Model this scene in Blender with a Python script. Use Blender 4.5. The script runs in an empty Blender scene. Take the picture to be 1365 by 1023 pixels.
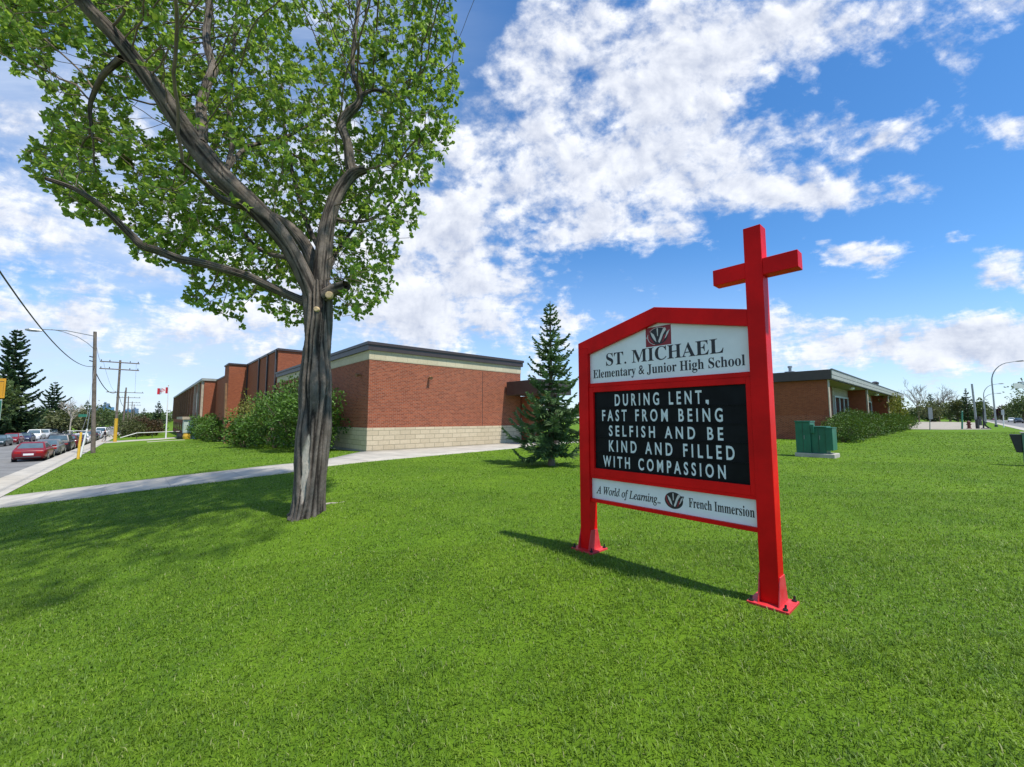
import bpy, bmesh, math, random
import numpy as np
from mathutils import Vector, Matrix
R_ = math.radians
sc = bpy.context.scene
COL = sc.collection
EYE = 1.6
PITCH = math.atan(45.5 / 546.0)
# street axes: U runs along the right hand street, V along the left hand street
UX, UY, VX, VY = .7442, .6683, -.6683, .7442
SUN_EL, SUN_U, SUN_V = 63.0, .22, -.975          # sun stands towards +.25 U, -.97 V

# ------------------------------------------------------------------ camera
cam = bpy.data.cameras.new("camera")
cam.sensor_width = 36.0
cam.lens = 36.0 * 546.0 / 1365.0
cam.clip_start = .05
cam.clip_end = 8000
camo = bpy.data.objects.new("camera", cam)
COL.objects.link(camo)
camo.location = (0, 0, EYE)
camo.rotation_euler = (math.pi / 2 + PITCH, 0, 0)
sc.camera = camo
sc.view_settings.view_transform = 'Standard'
sc.view_settings.look = 'None'
sc.view_settings.exposure = 0.45
sc.view_settings.gamma = 1
sc.cycles.max_bounces = 6
sc.cycles.diffuse_bounces = 3
sc.cycles.glossy_bounces = 3
sc.cycles.transmission_bounces = 4
sc.cycles.transparent_max_bounces = 6

sx = UX * SUN_U + VX * SUN_V
sy = UY * SUN_U + VY * SUN_V
sl = math.hypot(sx, sy)
sx, sy = sx / sl, sy / sl
SUN = Vector((sx * math.cos(R_(SUN_EL)), sy * math.cos(R_(SUN_EL)), math.sin(R_(SUN_EL))))

# ------------------------------------------------------------------ node helper
class X:
    """a node socket with arithmetic"""
    def __init__(s, nt, sock): s.nt, s.s = nt, sock
    def _m(s, op, *o, clamp=False):
        n = s.nt.nodes.new('ShaderNodeMath'); n.operation = op; n.use_clamp = clamp
        for i, v in enumerate((s,) + o):
            if isinstance(v, X): s.nt.links.new(v.s, n.inputs[i])
            else: n.inputs[i].default_value = v
        return X(s.nt, n.outputs[0])
    def __add__(s, o): return s._m('ADD', o)
    __radd__ = __add__
    def __sub__(s, o): return s._m('SUBTRACT', o)
    def __mul__(s, o): return s._m('MULTIPLY', o)
    __rmul__ = __mul__
    def __truediv__(s, o): return s._m('DIVIDE', o)
    def clamp(s): return s._m('ADD', 0.0, clamp=True)
    def step(s, a, b):
        n = s.nt.nodes.new('ShaderNodeMapRange'); n.interpolation_type = 'SMOOTHSTEP'
        s.nt.links.new(s.s, n.inputs[0]); n.inputs[1].default_value = a; n.inputs[2].default_value = b
        return X(s.nt, n.outputs[0])
def xyz(nt, a, b, c=0.0):
    n = nt.nodes.new('ShaderNodeCombineXYZ')
    for i, v in enumerate((a, b, c)):
        if isinstance(v, X): nt.links.new(v.s, n.inputs[i])
        else: n.inputs[i].default_value = v
    return n.outputs[0]
def noise(nt, vec, scale, detail=4, rough=.55, dist=0.0, color=False):
    n = nt.nodes.new('ShaderNodeTexNoise'); n.inputs['Scale'].default_value = scale
    n.inputs['Detail'].default_value = detail; n.inputs['Roughness'].default_value = rough
    n.inputs['Distortion'].default_value = dist
    if vec is not None: nt.links.new(vec, n.inputs['Vector'])
    return n.outputs['Color'] if color else X(nt, n.outputs[0])
def mixc(nt, fac, a, b, mode='MIX'):
    n = nt.nodes.new('ShaderNodeMix'); n.data_type = 'RGBA'; n.blend_type = mode
    for k, v in ((0, fac), (6, a), (7, b)):
        if isinstance(v, X): nt.links.new(v.s, n.inputs[k])
        elif isinstance(v, bpy.types.NodeSocket): nt.links.new(v, n.inputs[k])
        else: n.inputs[k].default_value = v if k == 0 else (tuple(v) + (1,))[:4]
    return n.outputs[2]

# ------------------------------------------------------------------ sky
def pix_dir(px, py):
    """direction of a point of the sky as slopes (x/y, z/y)"""
    a = (px - 682.5) / 546.0; c = (511.5 - py) / 546.0
    fy = math.cos(PITCH) - c * math.sin(PITCH); fz = math.sin(PITCH) + c * math.cos(PITCH)
    return a / fy, fz / fy
world = bpy.data.worlds.new("World"); sc.world = world
world.use_nodes = True
nt = world.node_tree
bg = nt.nodes['Background']; bg.inputs[1].default_value = .15
sky = nt.nodes.new('ShaderNodeTexSky'); sky.sky_type = 'NISHITA'; sky.sun_disc = False
sky.sun_elevation = R_(SUN_EL); sky.sun_rotation = math.atan2(sx, sy)
sky.altitude = 1000; sky.air_density = 1.0; sky.dust_density = .35; sky.ozone_density = 3.5
tc = nt.nodes.new('ShaderNodeTexCoord')
sp = nt.nodes.new('ShaderNodeSeparateXYZ'); nt.links.new(tc.outputs['Generated'], sp.inputs[0])
dx, dy, dz = (X(nt, sp.outputs[i]) for i in range(3))
dzc = dz._m('MAXIMUM', 0.0)
den = dzc + .16
P = xyz(nt, dx / den, dy / den, 0.0)
h2 = (dx * dx + dy * dy)._m('SQRT')
dyp = dy._m('MAXIMUM', .15)
A = dx / dyp; B = dzc / dyp
BLOBS = [  # sky position in photo pixels, radii in pixels, weight
    (840, 110, 180, 130, .36), (700, 100, 50, 80, .12), (850, 240, 110, 60, .24), (1000, 40, 120, 60, .22),
    (960, 180, 60, 60, .15), (1140, 30, 90, 50, .26), (1075, 175, 70, 40, .24), (1200, 180, 80, 32, .25),
    (1100, 262, 130, 26, .36), (1225, 252, 48, 28, .30), (1145, 342, 44, 20, .36), (1345, 362, 55, 32, .36),
    (1340, 172, 50, 26, .28), (1262, 70, 26, 28, .24), (1200, 462, 240, 36, .42), (1060, 425, 60, 24, .26),
    (1330, 450, 90, 36, .30), (1250, 525, 260, 20, .12), (620, 300, 85, 100, .33), (560, 425, 170, 46, .30),
    (690, 190, 60, 40, .14), (740, 310, 80, 30, .15), (850, 310, 70, 30, .16), (930, 312, 50, 20, .14), (400, 330, 170, 150, .24), (40, 420, 160, 26, .14), (180, 120, 160, 80, .14),
    (40, 290, 160, 100, .30), (60, 430, 160, 40, .16), (800, 430, 60, 14, .12), (1330, 0, 70, 26, .26), (60, 10, 40, 30, -.2),
    (1290, 250, 120, 60, -.28), (930, 365, 90, 30, -.2), (640, 40, 40, 60, -.16), (1190, 130, 60, 40, -.16), (780, 370, 120, 30, -.06),
    (1010, 300, 40, 60, -.12), (1180, 400, 120, 26, -.22), (660, 380, 130, 24, .14), (780, 425, 80, 14, .14), (500, 250, 90, 90, .12), (1000, 235, 70, 40, .12), (760, 250, 60, 40, .12), (690, 150, 26, 60, -.1), (950, 250, 26, 60, -.1)]
cov = None
for px, py, rx, ry, w in BLOBS:
    a0, b0 = pix_dir(px, py); a1, _ = pix_dir(px + rx, py); _, b1 = pix_dir(px, py - ry)
    ex = (A - a0) * (1 / abs(a1 - a0)); ey = (B - b0) * (1 / abs(b1 - b0))
    g = ((ex * ex + ey * ey) * -1.0)._m('EXPONENT') * w
    cov = g if cov is None else cov + g
# two cloud noises: one over the flat cloud layer, one nearer to the dome so low clouds keep their height
Q = xyz(nt, A * 1.0, B * 1.25, dx)
n1 = noise(nt, P, 3.6, 9, .6, .25)
n2 = noise(nt, Q, 6.0, 10, .6, .2)
lowmix = B.step(.12, .5)
nn = n2 + (n1 - n2) * (lowmix * .6)
fine = noise(nt, Q, 15.0, 6, .62)
puff = noise(nt, P, 11.0, 6, .6, .3)
dens0 = nn + cov * .68 + (fine - .5) * .22 + (puff - .5) * .32 + .012
dens = dens0.step(.56, .77)
thick = dens0.step(.70, .98)
off = noise(nt, xyz(nt, A * 1.0 + .02, B * 1.25 + .04, dx), 6.0, 6, .6, .2)
lit = ((n2 - off) * 3.0 + .46 + (fine - .5) * .8 + (puff - .5) * .8).clamp()
veil = (noise(nt, xyz(nt, A * .5, B * 2.2, 3.0), 2.2, 6, .6).step(.25, .7)) * A.step(.15, -.8) * .85
lowhaze = B.step(.45, .0) * .6
cl_col = mixc(nt, lit, (2.9, 3.2, 3.95), (5.5, 5.6, 5.8))
cl_col = mixc(nt, thick * .8, cl_col, mixc(nt, lit, (2.8, 3.05, 3.7), (4.3, 4.5, 4.95)))
hs = nt.nodes.new('ShaderNodeHueSaturation'); hs.inputs['Saturation'].default_value = 1.24; hs.inputs['Value'].default_value = 1.0
nt.links.new(sky.outputs[0], hs.inputs['Color'])
c1 = mixc(nt, lowhaze.clamp(), hs.outputs[0], (2.8, 3.6, 4.9))
c1 = mixc(nt, veil.clamp() * .95, c1, (3.2, 3.8, 4.9))
c1 = mixc(nt, dens * dz.step(-.01, .03) * .96, c1, cl_col)
nt.links.new(c1, bg.inputs[0])
world.cycles.sampling_method = 'MANUAL'; world.cycles.sample_map_resolution = 512

# ------------------------------------------------------------------ sun
sd = bpy.data.lights.new("sun", 'SUN'); sd.energy = 4.2; sd.angle = R_(1.6); sd.color = (1, .95, .86)
so = bpy.data.objects.new("sun", sd); COL.objects.link(so)
so.rotation_euler = (-SUN).to_track_quat('-Z', 'Y').to_euler()
so.location = (0, 0, 40)

# ------------------------------------------------------------------ terrain function
def smooth(x):
    x = np.clip(x, 0, 1); return x * x * (3 - 2 * x)
def zs(v): return np.where(v > 0, -1.08 - .0095 * np.minimum(v, 260), -1.08 * np.clip(1 + v / 25, 0, 1))
def zb(v):
    return np.where(v < 14, 0, np.where(v < 19, -.03 * (v - 14) / 5,
           np.where(v < 85, -.03 - .0275 * (v - 19), np.maximum(-1.845 - .0083 * (v - 85), -3.55))))
def Zf(u, v):
    u = np.asarray(u, float); v = np.asarray(v, float)
    b = zb(v) * (1 - smooth((u - 12) / 8))
    t = np.clip((3.7 - u) / 7.5, 0, 1) ** 1.15
    return zs(v) * t + b * (1 - t)
def Z(u, v): return float(Zf(u, v))
def W(u, v, z=0.0): return Vector((UX * u + VX * v, UY * u + VY * v, z))
def WG(u, v, dz=0.0): return W(u, v, Z(u, v) + dz)
def to_uv(p): return p[0] * UX + p[1] * UY, p[0] * VX + p[1] * VY
def ray(px, py):
    a = (px - 682.5) / 546.0; c = (511.5 - py) / 546.0
    return Vector((a, math.cos(PITCH) - c * math.sin(PITCH), math.sin(PITCH) + c * math.cos(PITCH)))
def spot(px, py):
    """the point of the terrain the survey of the photograph gives for a pixel"""
    d = ray(px, py); s = .8
    while s < 900:
        p = Vector((0, 0, EYE)) + d * s
        if p.z < Z(*to_uv(p)): break
        s *= 1.006
    return p
def at(px, py, Y):
    d = ray(px, py); return Vector((0, 0, EYE)) + d * (Y / d.y)

# ------------------------------------------------------------------ materials
MATS = {}
def pmat(name, col, rough=.6, var=.18, scale=6.0, metal=0.0, bump=0.0, bscale=60.0, spec=.5, col2=None, detail=5, coat=0.0):
    if name in MATS: return MATS[name]
    m = bpy.data.materials.new(name); m.use_nodes = True; t = m.node_tree
    b = t.nodes['Principled BSDF']
    co = t.nodes.new('ShaderNodeTexCoord').outputs['Object']
    n = noise(t, co, scale, detail, .6).step(.3, .7)
    c2 = col2 or tuple(c * (1 - var) for c in col); c1 = col if col2 else tuple(min(1, c * (1 + var)) for c in col)
    t.links.new(mixc(t, n, c1, c2), b.inputs['Base Color'])
    b.inputs['Roughness'].default_value = rough; b.inputs['Metallic'].default_value = metal
    b.inputs['Specular IOR Level'].default_value = spec
    b.inputs['Coat Weight'].default_value = coat
    if bump:
        bp = t.nodes.new('ShaderNodeBump'); bp.inputs['Strength'].default_value = bump; bp.inputs['Distance'].default_value = .02
        t.links.new(noise(t, co, bscale, 4).s, bp.inputs['Height']); t.links.new(bp.outputs[0], b.inputs['Normal'])
    MATS[name] = m
    return m
def brick_mat(name, c1, c2, mortar, bw, bh, ms, var_scale=.35, bump=.5, stain=.25):
    m = bpy.data.materials.new(name); m.use_nodes = True; t = m.node_tree; b = t.nodes['Principled BSDF']
    uv = t.nodes.new('ShaderNodeTexCoord').outputs['UV']
    br = t.nodes.new('ShaderNodeTexBrick'); t.links.new(uv, br.inputs['Vector'])
    br.inputs['Scale'].default_value = 1; br.inputs['Brick Width'].default_value = bw; br.inputs['Row Height'].default_value = bh
    br.inputs['Mortar Size'].default_value = ms; br.inputs['Mortar Smooth'].default_value = .3
    br.inputs['Color1'].default_value = c1 + (1,); br.inputs['Color2'].default_value = c2 + (1,); br.inputs['Mortar'].default_value = mortar + (1,)
    br.inputs['Bias'].default_value = -.1
    n = noise(t, uv, var_scale, 6, .65).step(.3, .75); n2 = noise(t, uv, 9.0, 4, .7).step(.35, .7)
    c = mixc(t, n * stain, br.outputs['Color'], tuple(x * .55 for x in c1))
    c = mixc(t, n2 * .22, c, tuple(x * .55 for x in c2))
    t.links.new(c, b.inputs['Base Color']); b.inputs['Roughness'].default_value = .85
    b.inputs['Specular IOR Level'].default_value = .25
    bp = t.nodes.new('ShaderNodeBump'); bp.inputs['Strength'].default_value = bump; bp.inputs['Distance'].default_value = .012
    h = X(t, br.outputs['Fac']) * -1.0 + noise(t, uv, 30, 3) * .5
    t.links.new(h.s, bp.inputs['Height']); t.links.new(bp.outputs[0], b.inputs['Normal'])
    return m
M_BRICK = brick_mat('red_brick', (.38, .098, .042), (.200, .046, .022), (.34, .21, .15), .21, .075, .010)
M_BRICK2 = brick_mat('orange_brick', (.36, .098, .040), (.25, .062, .028), (.26, .15, .10), .21, .075, .007, stain=.35)
M_STONE = brick_mat('cream_split_stone', (.62, .52, .36), (.52, .43, .29), (.30, .26, .18), .58, .24, .012, stain=.18, bump=.9)
M_BAND = brick_mat('cream_band_stone', (.60, .53, .37), (.54, .47, .32), (.40, .34, .23), .6, .3, .008, stain=.15)
M_FASCIA = pmat('brown_metal_fascia', (.050, .036, .034), .45, .12, 2)
M_PALEFASCIA = pmat('pale_metal_fascia', (.30, .30, .26), .5, .1, 2)
M_SOFFIT = pmat('soffit', (.33, .29, .22), .8, .1, 1.5)
M_TRIM = pmat('cream_trim', (.40, .33, .24), .7, .15, 3)
M_CONC = pmat('concrete', (.39, .365, .315), .9, .14, 1.3, bump=.2, bscale=45)
M_CONC2 = pmat('concrete_dark', (.30, .29, .27), .9, .2, 3, bump=.2)
M_ASPH = pmat('asphalt', (.17, .17, .165), .9, .22, .6, bump=.3, bscale=80)
M_GRAVEL = pmat('gravel', (.31, .28, .22), .95, .2, .8, bump=.3)
M_GLASS = pmat('window_glass', (.025, .035, .04), .06, .3, .8, spec=.9)
M_WHITEFR = pmat('white_window_frame', (.50, .51, .48), .5, .06, 3)
M_DARK = pmat('dark_metal', (.02, .02, .022), .5, .2, 5)
M_GREY = pmat('galvanised_steel', (.30, .31, .32), .45, .15, 6, metal=.6)
M_LAMPGLASS = pmat('frosted_glass', (.75, .74, .68), .3, .05, 5)
M_WOODPOLE = pmat('weathered_pole_wood', (.155, .125, .10), .9, .3, 3, bump=.4, bscale=25)
M_YELLOW = pmat('yellow_paint', (.58, .35, .03), .5, .1, 4)
M_WHITE = pmat('white_paint', (.72, .72, .70), .5, .05, 4)
M_RED = pmat('red_enamel_paint', (.68, .005, .005), .45, .20, 1.6, spec=.12, bump=.03, bscale=14)
M_SUNPINK = pmat('sunlit_faded_red', (.58, .022, .030), .5, .25, 9, spec=.4, col2=(.60, .055, .06))  # paler, pinker sign red: sun reflection put into the colour, besides some fading
M_PANEL = pmat('white_acrylic', (.74, .76, .76), .30, .06, 2.2)
M_BLACKB = pmat('black_letter_board', (.006, .007, .008), .5, .3, 8, spec=.12)
M_LETTER = pmat('letter_plastic', (.66, .72, .72), .4, .06, 9)
M_INK = pmat('black_vinyl', (.012, .012, .016), .5, .1, 9)
M_LOGORED = pmat('dark_red_vinyl', (.25, .012, .022), .5, .1, 9)
M_LOGOGREY = pmat('pale_vinyl', (.62, .60, .58), .5, .1, 9)
M_TRANSF = pmat('green_cabinet_paint', (.012, .125, .075), .45, .14, 2.5)
M_RUST = pmat('bolt_steel', (.03, .026, .024), .6, .3, 20, metal=.5)
M_BROWNPOST = pmat('brown_post_paint', (.24, .12, .055), .7, .2, 4)
M_PALEGREEN = pmat('pale_green_panel', (.42, .50, .44), .6, .08, 1)
M_FLAGRED = pmat('flag_red', (.62, .02, .035), .7, .1, 4)
M_FLAGWHITE = pmat('flag_white', (.78, .78, .78), .7, .05, 4)
M_SIGNORANGE = pmat('amber_sign_face', (.80, .36, .01), .45, .06, 4)
M_SIGNGREEN = pmat('green_sign_face', (.02, .16, .10), .45, .06, 4)
M_HYD = pmat('dark_red_paint', (.09, .012, .010), .5, .15, 6)
M_WOODCUT = pmat('cut_wood', (.55, .40, .22), .85, .2, 14)
M_TOWER = pmat('blue_tower_glass', (.10, .25, .46), .35, .1, .02)
M_TOWER2 = pmat('grey_tower_glass', (.15, .21, .34), .4, .1, .02)
M_TYRE = pmat('tyre_rubber', (.012, .012, .012), .85, .1, 9)
M_RIM = pmat('alloy_rim', (.42, .42, .43), .3, .1, 9, metal=.8)
M_TAIL = pmat('tail_lamp_red', (.35, .006, .006), .2, .1, 9)
M_HEAD = pmat('head_lamp_clear', (.6, .62, .65), .1, .1, 9)
M_CARGLASS = pmat('car_window_glass', (.07, .11, .13), .05, .2, 2, spec=1.0)
M_SKINCOL = pmat('skin', (.45, .26, .19), .6, .05, 9)
M_CLOTH = pmat('dark_cloth', (.018, .016, .020), .9, .1, 9)
M_CLOTH2 = pmat('light_cloth', (.45, .43, .41), .9, .1, 9)

def leaf_mat(name, col, var=.35, trans=.35, rough=.5, attr='tint', warm=(.16, .19, .02)):
    m = bpy.data.materials.new(name); m.use_nodes = True; t = m.node_tree
    b = t.nodes['Principled BSDF']; out = t.nodes['Material Output']
    at_ = t.nodes.new('ShaderNodeAttribute'); at_.attribute_name = attr
    f = X(t, at_.outputs['Fac'])
    c = mixc(t, f, tuple(x * (1 - var) for x in col), tuple(x * (1 + var) for x in col))
    t.links.new(c, b.inputs['Base Color']); b.inputs['Roughness'].default_value = rough
    b.inputs['Specular IOR Level'].default_value = .35
    tr = t.nodes.new('ShaderNodeBsdfTranslucent')
    t.links.new(mixc(t, .55, c, warm), tr.inputs['Color'])
    mx = t.nodes.new('ShaderNodeMixShader'); mx.inputs[0].default_value = trans
    t.links.new(b.outputs[0], mx.inputs[1]); t.links.new(tr.outputs[0], mx.inputs[2]); t.links.new(mx.outputs[0], out.inputs[0])
    return m
M_LEAF = leaf_mat('poplar_leaf', (.185, .305, .045), var=.45, trans=.48, warm=(.40, .56, .06))
M_SHRUB = leaf_mat('shrub_leaf', (.066, .145, .016), var=.65, trans=.22)
M_SHRUBY = leaf_mat('yellow_shrub_leaf', (.20, .21, .04), trans=.3)
M_HEDGE = leaf_mat('hedge_leaf', (.060, .125, .016), var=.55, trans=.22)
M_NEEDLE = leaf_mat('spruce_needle', (.125, .205, .080), var=.55, trans=.15, warm=(.12, .19, .05))
M_NEEDLED = leaf_mat('dark_spruce_needle', (.060, .105, .045), var=.55, trans=.1, warm=(.06, .1, .03))
M_FARG = leaf_mat('far_green_leaf', (.075, .115, .034), trans=.25)
M_FARO = leaf_mat('far_olive_leaf', (.115, .130, .055), trans=.25)
M_FARB = leaf_mat('far_brown_leaf', (.095, .065, .034), trans=.2, warm=(.12, .09, .04))
M_FARR = leaf_mat('far_purple_leaf', (.050, .022, .024), trans=.15, warm=(.07, .03, .03))
M_TWIG = pmat('twig_bark', (.16, .12, .085), .9, .25, 6)
M_TWIGPALE = pmat('pale_bark', (.40, .36, .30), .9, .25, 4)

def grass_ground():
    m = bpy.data.materials.new('lawn_turf'); m.use_nodes = True; t = m.node_tree; b = t.nodes['Principled BSDF']
    co = t.nodes.new('ShaderNodeTexCoord').outputs['Object']
    n1 = noise(t, co, .35, 5, .6).step(.3, .7); n2 = noise(t, co, 3.2, 5, .65).step(.3, .7); n3 = noise(t, co, 38.0, 4, .7).step(.25, .75)
    c = mixc(t, n1, (.100, .195, .012), (.165, .285, .016))
    c = mixc(t, n2 * .5, c, (.080, .150, .010))
    c = mixc(t, n3 * .6, c, (.040, .088, .008))
    t.links.new(c, b.inputs['Base Color']); b.inputs['Roughness'].default_value = .9; b.inputs['Specular IOR Level'].default_value = .1
    bp = t.nodes.new('ShaderNodeBump'); bp.inputs['Strength'].default_value = .55; bp.inputs['Distance'].default_value = .05
    t.links.new(noise(t, co, 26.0, 5, .7).s, bp.inputs['Height']); t.links.new(bp.outputs[0], b.inputs['Normal'])
    return m
M_LAWN = grass_ground()
def blade_mat():
    m = bpy.data.materials.new('grass_blade'); m.use_nodes = True; t = m.node_tree
    b = t.nodes['Principled BSDF']; out = t.nodes['Material Output']
    a = t.nodes.new('ShaderNodeAttribute'); a.attribute_name = 'tint'; f = X(t, a.outputs['Fac'])
    co = t.nodes.new('ShaderNodeTexCoord').outputs['Object']
    n1 = noise(t, co, .35, 5, .6).step(.3, .7); n2 = noise(t, co, 2.4, 5, .65).step(.35, .7)
    c = mixc(t, f, (.068, .145, .009), (.250, .385, .030))
    c = mixc(t, n1 * .6, c, (.215, .320, .020)); c = mixc(t, n2 * .5, c, (.050, .130, .012)); n5 = noise(t, co, 9.0, 4, .7).step(.42, .68); c = mixc(t, n5 * .5, c, (.040, .095, .010))
    n4 = noise(t, co, .9, 6, .7).step(.60, .78); c = mixc(t, n4 * .45, c, (.29, .34, .045))
    dry = f.step(.965, .975)
    c = mixc(t, dry * .75, c, (.34, .34, .16))
    t.links.new(c, b.inputs['Base Color']); b.inputs['Roughness'].default_value = .5; b.inputs['Specular IOR Level'].default_value = .3
    tr = t.nodes.new('ShaderNodeBsdfTranslucent'); t.links.new(c, tr.inputs['Color'])
    mx = t.nodes.new('ShaderNodeMixShader'); mx.inputs[0].default_value = .3
    t.links.new(b.outputs[0], mx.inputs[1]); t.links.new(tr.outputs[0], mx.inputs[2]); t.links.new(mx.outputs[0], out.inputs[0])
    return m
M_BLADE = blade_mat()
def bark_mat():
    m = bpy.data.materials.new('furrowed_bark'); m.use_nodes = True; t = m.node_tree; b = t.nodes['Principled BSDF']
    co = t.nodes.new('ShaderNodeTexCoord').outputs['Object']
    a = t.nodes.new('ShaderNodeAttribute'); a.attribute_name = 'scar'; s = X(t, a.outputs['Fac'])
    n1 = noise(t, co, 5, 6, .65).step(.3, .7); n2 = noise(t, co, 40, 5, .7).step(.3, .7)
    c = mixc(t, n1, (.132, .108, .086), (.228, .192, .160)); c = mixc(t, n2 * .55, c, (.065, .055, .048))
    g_ = t.nodes.new('ShaderNodeAttribute'); g_.attribute_name = 'ridge'
    c = mixc(t, X(t, g_.outputs['Fac']).step(.08, .8), (.026, .021, .018), c)
    c = mixc(t, s, c, (.50, .45, .38))
    t.links.new(c, b.inputs['Base Color']); b.inputs['Roughness'].default_value = .9; b.inputs['Specular IOR Level'].default_value = .2
    mp = t.nodes.new('ShaderNodeMapping'); mp.inputs['Scale'].default_value = (1, 1, .22); t.links.new(co, mp.inputs['Vector'])
    bp = t.nodes.new('ShaderNodeBump'); bp.inputs['Strength'].default_value = .9; bp.inputs['Distance'].default_value = .03
    t.links.new(noise(t, mp.outputs[0], 26, 5, .65, .4).s, bp.inputs['Height']); t.links.new(bp.outputs[0], b.inputs['Normal'])
    return m
M_BARK = bark_mat()

# ------------------------------------------------------------------ object helpers
def tag(o, label=None, cat=None, group=None, kind=None):
    if label: o['label'] = label
    if cat: o['category'] = cat
    if group: o['group'] = group
    if kind: o['kind'] = kind
    return o
def thing(name, loc, label, cat, group=None, rz=0.0):
    o = bpy.data.objects.new(name, None); COL.objects.link(o); o.empty_display_size = .2
    o.location = loc; o.rotation_euler = (0, 0, rz)
    return tag(o, label, cat, group)
def np_mesh(name, verts, faces, mat, parent=None, smooth_=False, attrs=None, local=False, label=None):
    """verts (n,3) array in world space; faces: list of (m,k) int arrays"""
    verts = np.asarray(verts, dtype=np.float32)
    root = parent
    while root is not None and root.parent is not None: root = root.parent
    if root is not None and not local: verts = verts - np.array(root.location, dtype=np.float32)
    me = bpy.data.meshes.new(name)
    me.vertices.add(len(verts)); me.vertices.foreach_set('co', verts.ravel())
    faces = [np.asarray(f, dtype=np.int32) for f in faces if len(f)]
    nl = sum(f.size for f in faces); npoly = sum(len(f) for f in faces)
    me.loops.add(nl); me.loops.foreach_set('vertex_index', np.concatenate([f.ravel() for f in faces]))
    tot = np.concatenate([np.full(len(f), f.shape[1], dtype=np.int32) for f in faces])
    me.polygons.add(npoly)
    me.polygons.foreach_set('loop_start', np.concatenate([[0], np.cumsum(tot)[:-1]]).astype(np.int32))
    if smooth_: me.polygons.foreach_set('use_smooth', np.ones(npoly, dtype=bool))
    me.update(calc_edges=True)
    for k, v in (attrs or {}).items():
        at_ = me.attributes.new(k, 'FLOAT', 'POINT'); at_.data.foreach_set('value', np.asarray(v, dtype=np.float32))
    me.materials.append(mat)
    o = bpy.data.objects.new(name, me); COL.objects.link(o)
    if parent is not None: o.parent = parent
    if label: o['label'] = label
    return o
class MB:
    """collects shapes, links them as ONE mesh object"""
    def __init__(s): s.v = []; s.f = []
    def add(s, vs, fs):
        n = len(s.v); s.v += [tuple(p) for p in vs]; s.f += [tuple(i + n for i in f) for f in fs]; return s
    def hexa(s, p):   # 8 points: bottom ring then top ring
        return s.add(p, [(3, 2, 1, 0), (4, 5, 6, 7), (0, 1, 5, 4), (1, 2, 6, 5), (2, 3, 7, 6), (3, 0, 4, 7)])
    def box(s, u0, u1, v0, v1, z0, z1):     # in street axes
        r = [(u0, v0), (u1, v0), (u1, v1), (u0, v1)]
        return s.hexa([W(u, v, z0) for u, v in r] + [W(u, v, z1) for u, v in r])
    def lbox(s, x0, x1, y0, y1, z0, z1):    # plain axes
        r = [(x0, y0), (x1, y0), (x1, y1), (x0, y1)]
        return s.hexa([(x, y, z0) for x, y in r] + [(x, y, z1) for x, y in r])
    def prism(s, poly, fn0, fn1):           # poly of (a,b) -> two offset copies
        n = len(poly); vs = [fn0(*p) for p in poly] + [fn1(*p) for p in poly]
        fs = [tuple(range(n))[::-1], tuple(range(n, 2 * n))] + [(i, (i + 1) % n, (i + 1) % n + n, i + n) for i in range(n)]
        return s.add(vs, fs)
    def tube(s, pts, rad, seg=8, cap=True):
        pts = [Vector(p) for p in pts]
        if not isinstance(rad, (list, tuple)): rad = [rad] * len(pts)
        vs = []; ref = None
        for i, p in enumerate(pts):
            t = (pts[min(i + 1, len(pts) - 1)] - pts[max(i - 1, 0)]).normalized()
            if ref is None: ref = t.orthogonal().normalized()
            ref = (ref - t * ref.dot(t)).normalized(); b = t.cross(ref)
            for k in range(seg):
                a = 2 * math.pi * k / seg; vs.append(p + (ref * math.cos(a) + b * math.sin(a)) * rad[i])
        fs = [(i * seg + k, i * seg + (k + 1) % seg, (i + 1) * seg + (k + 1) % seg, (i + 1) * seg + k) for i in range(len(pts) - 1) for k in range(seg)]
        if cap: fs += [tuple(range(seg))[::-1], tuple(range((len(pts) - 1) * seg, len(pts) * seg))]
        return s.add(vs, fs)
    def build(s, name, mat, parent=None, local=False, bevel=0.0, smooth_=False, label=None, uv=False):
        root = parent
        while root is not None and root.parent is not None: root = root.parent
        off = root.location if (root is not None and not local) else Vector((0, 0, 0))
        me = bpy.data.meshes.new(name); me.from_pydata([tuple(Vector(p) - off) for p in s.v], [], s.f)
        bm = bmesh.new(); bm.from_mesh(me); bmesh.ops.recalc_face_normals(bm, faces=bm.faces)
        if bevel: bmesh.ops.bevel(bm, geom=[e for e in bm.edges if len(e.link_faces) == 2 and e.calc_face_angle(0) > .5], offset=bevel, segments=2, affect='EDGES', profile=.5, clamp_overlap=True)
        if uv:
            lay = bm.loops.layers.uv.new('UVMap')
            for f in bm.faces:
                n = f.normal
                if abs(n.z) < .6:
                    t = Vector((-n.y, n.x, 0)).normalized()
                    for l in f.loops: w = l.vert.co + off; l[lay].uv = (w.dot(t), w.z)
                else:
                    for l in f.loops: w = l.vert.co + off; l[lay].uv = (w.x * UX + w.y * UY, w.x * VX + w.y * VY)
        bm.to_mesh(me); bm.free()
        if smooth_: me.polygons.foreach_set('use_smooth', np.ones(len(me.polygons), dtype=bool))
        me.materials.append(mat)
        o = bpy.data.objects.new(name, me); COL.objects.link(o)
        if parent is not None: o.parent = parent
        if label: o['label'] = label
        return o

# ------------------------------------------------------------------ ground, roads, paths
def axis(parts):
    out = []
    for a, b, st in parts: out += list(np.arange(a, b - 1e-6, st))
    return np.array(out + [parts[-1][1]])
US = axis([(-3000, -400, 520), (-400, -40, 30), (-40, -15, 5), (-15, 20, .5), (20, 60, 5), (60, 400, 34), (400, 4000, 600)])
VS = axis([(-3000, -200, 560), (-200, -20, 20), (-20, 0, 4), (0, 40, .5), (40, 170, 3), (170, 400, 23), (400, 4000, 600)])
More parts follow.
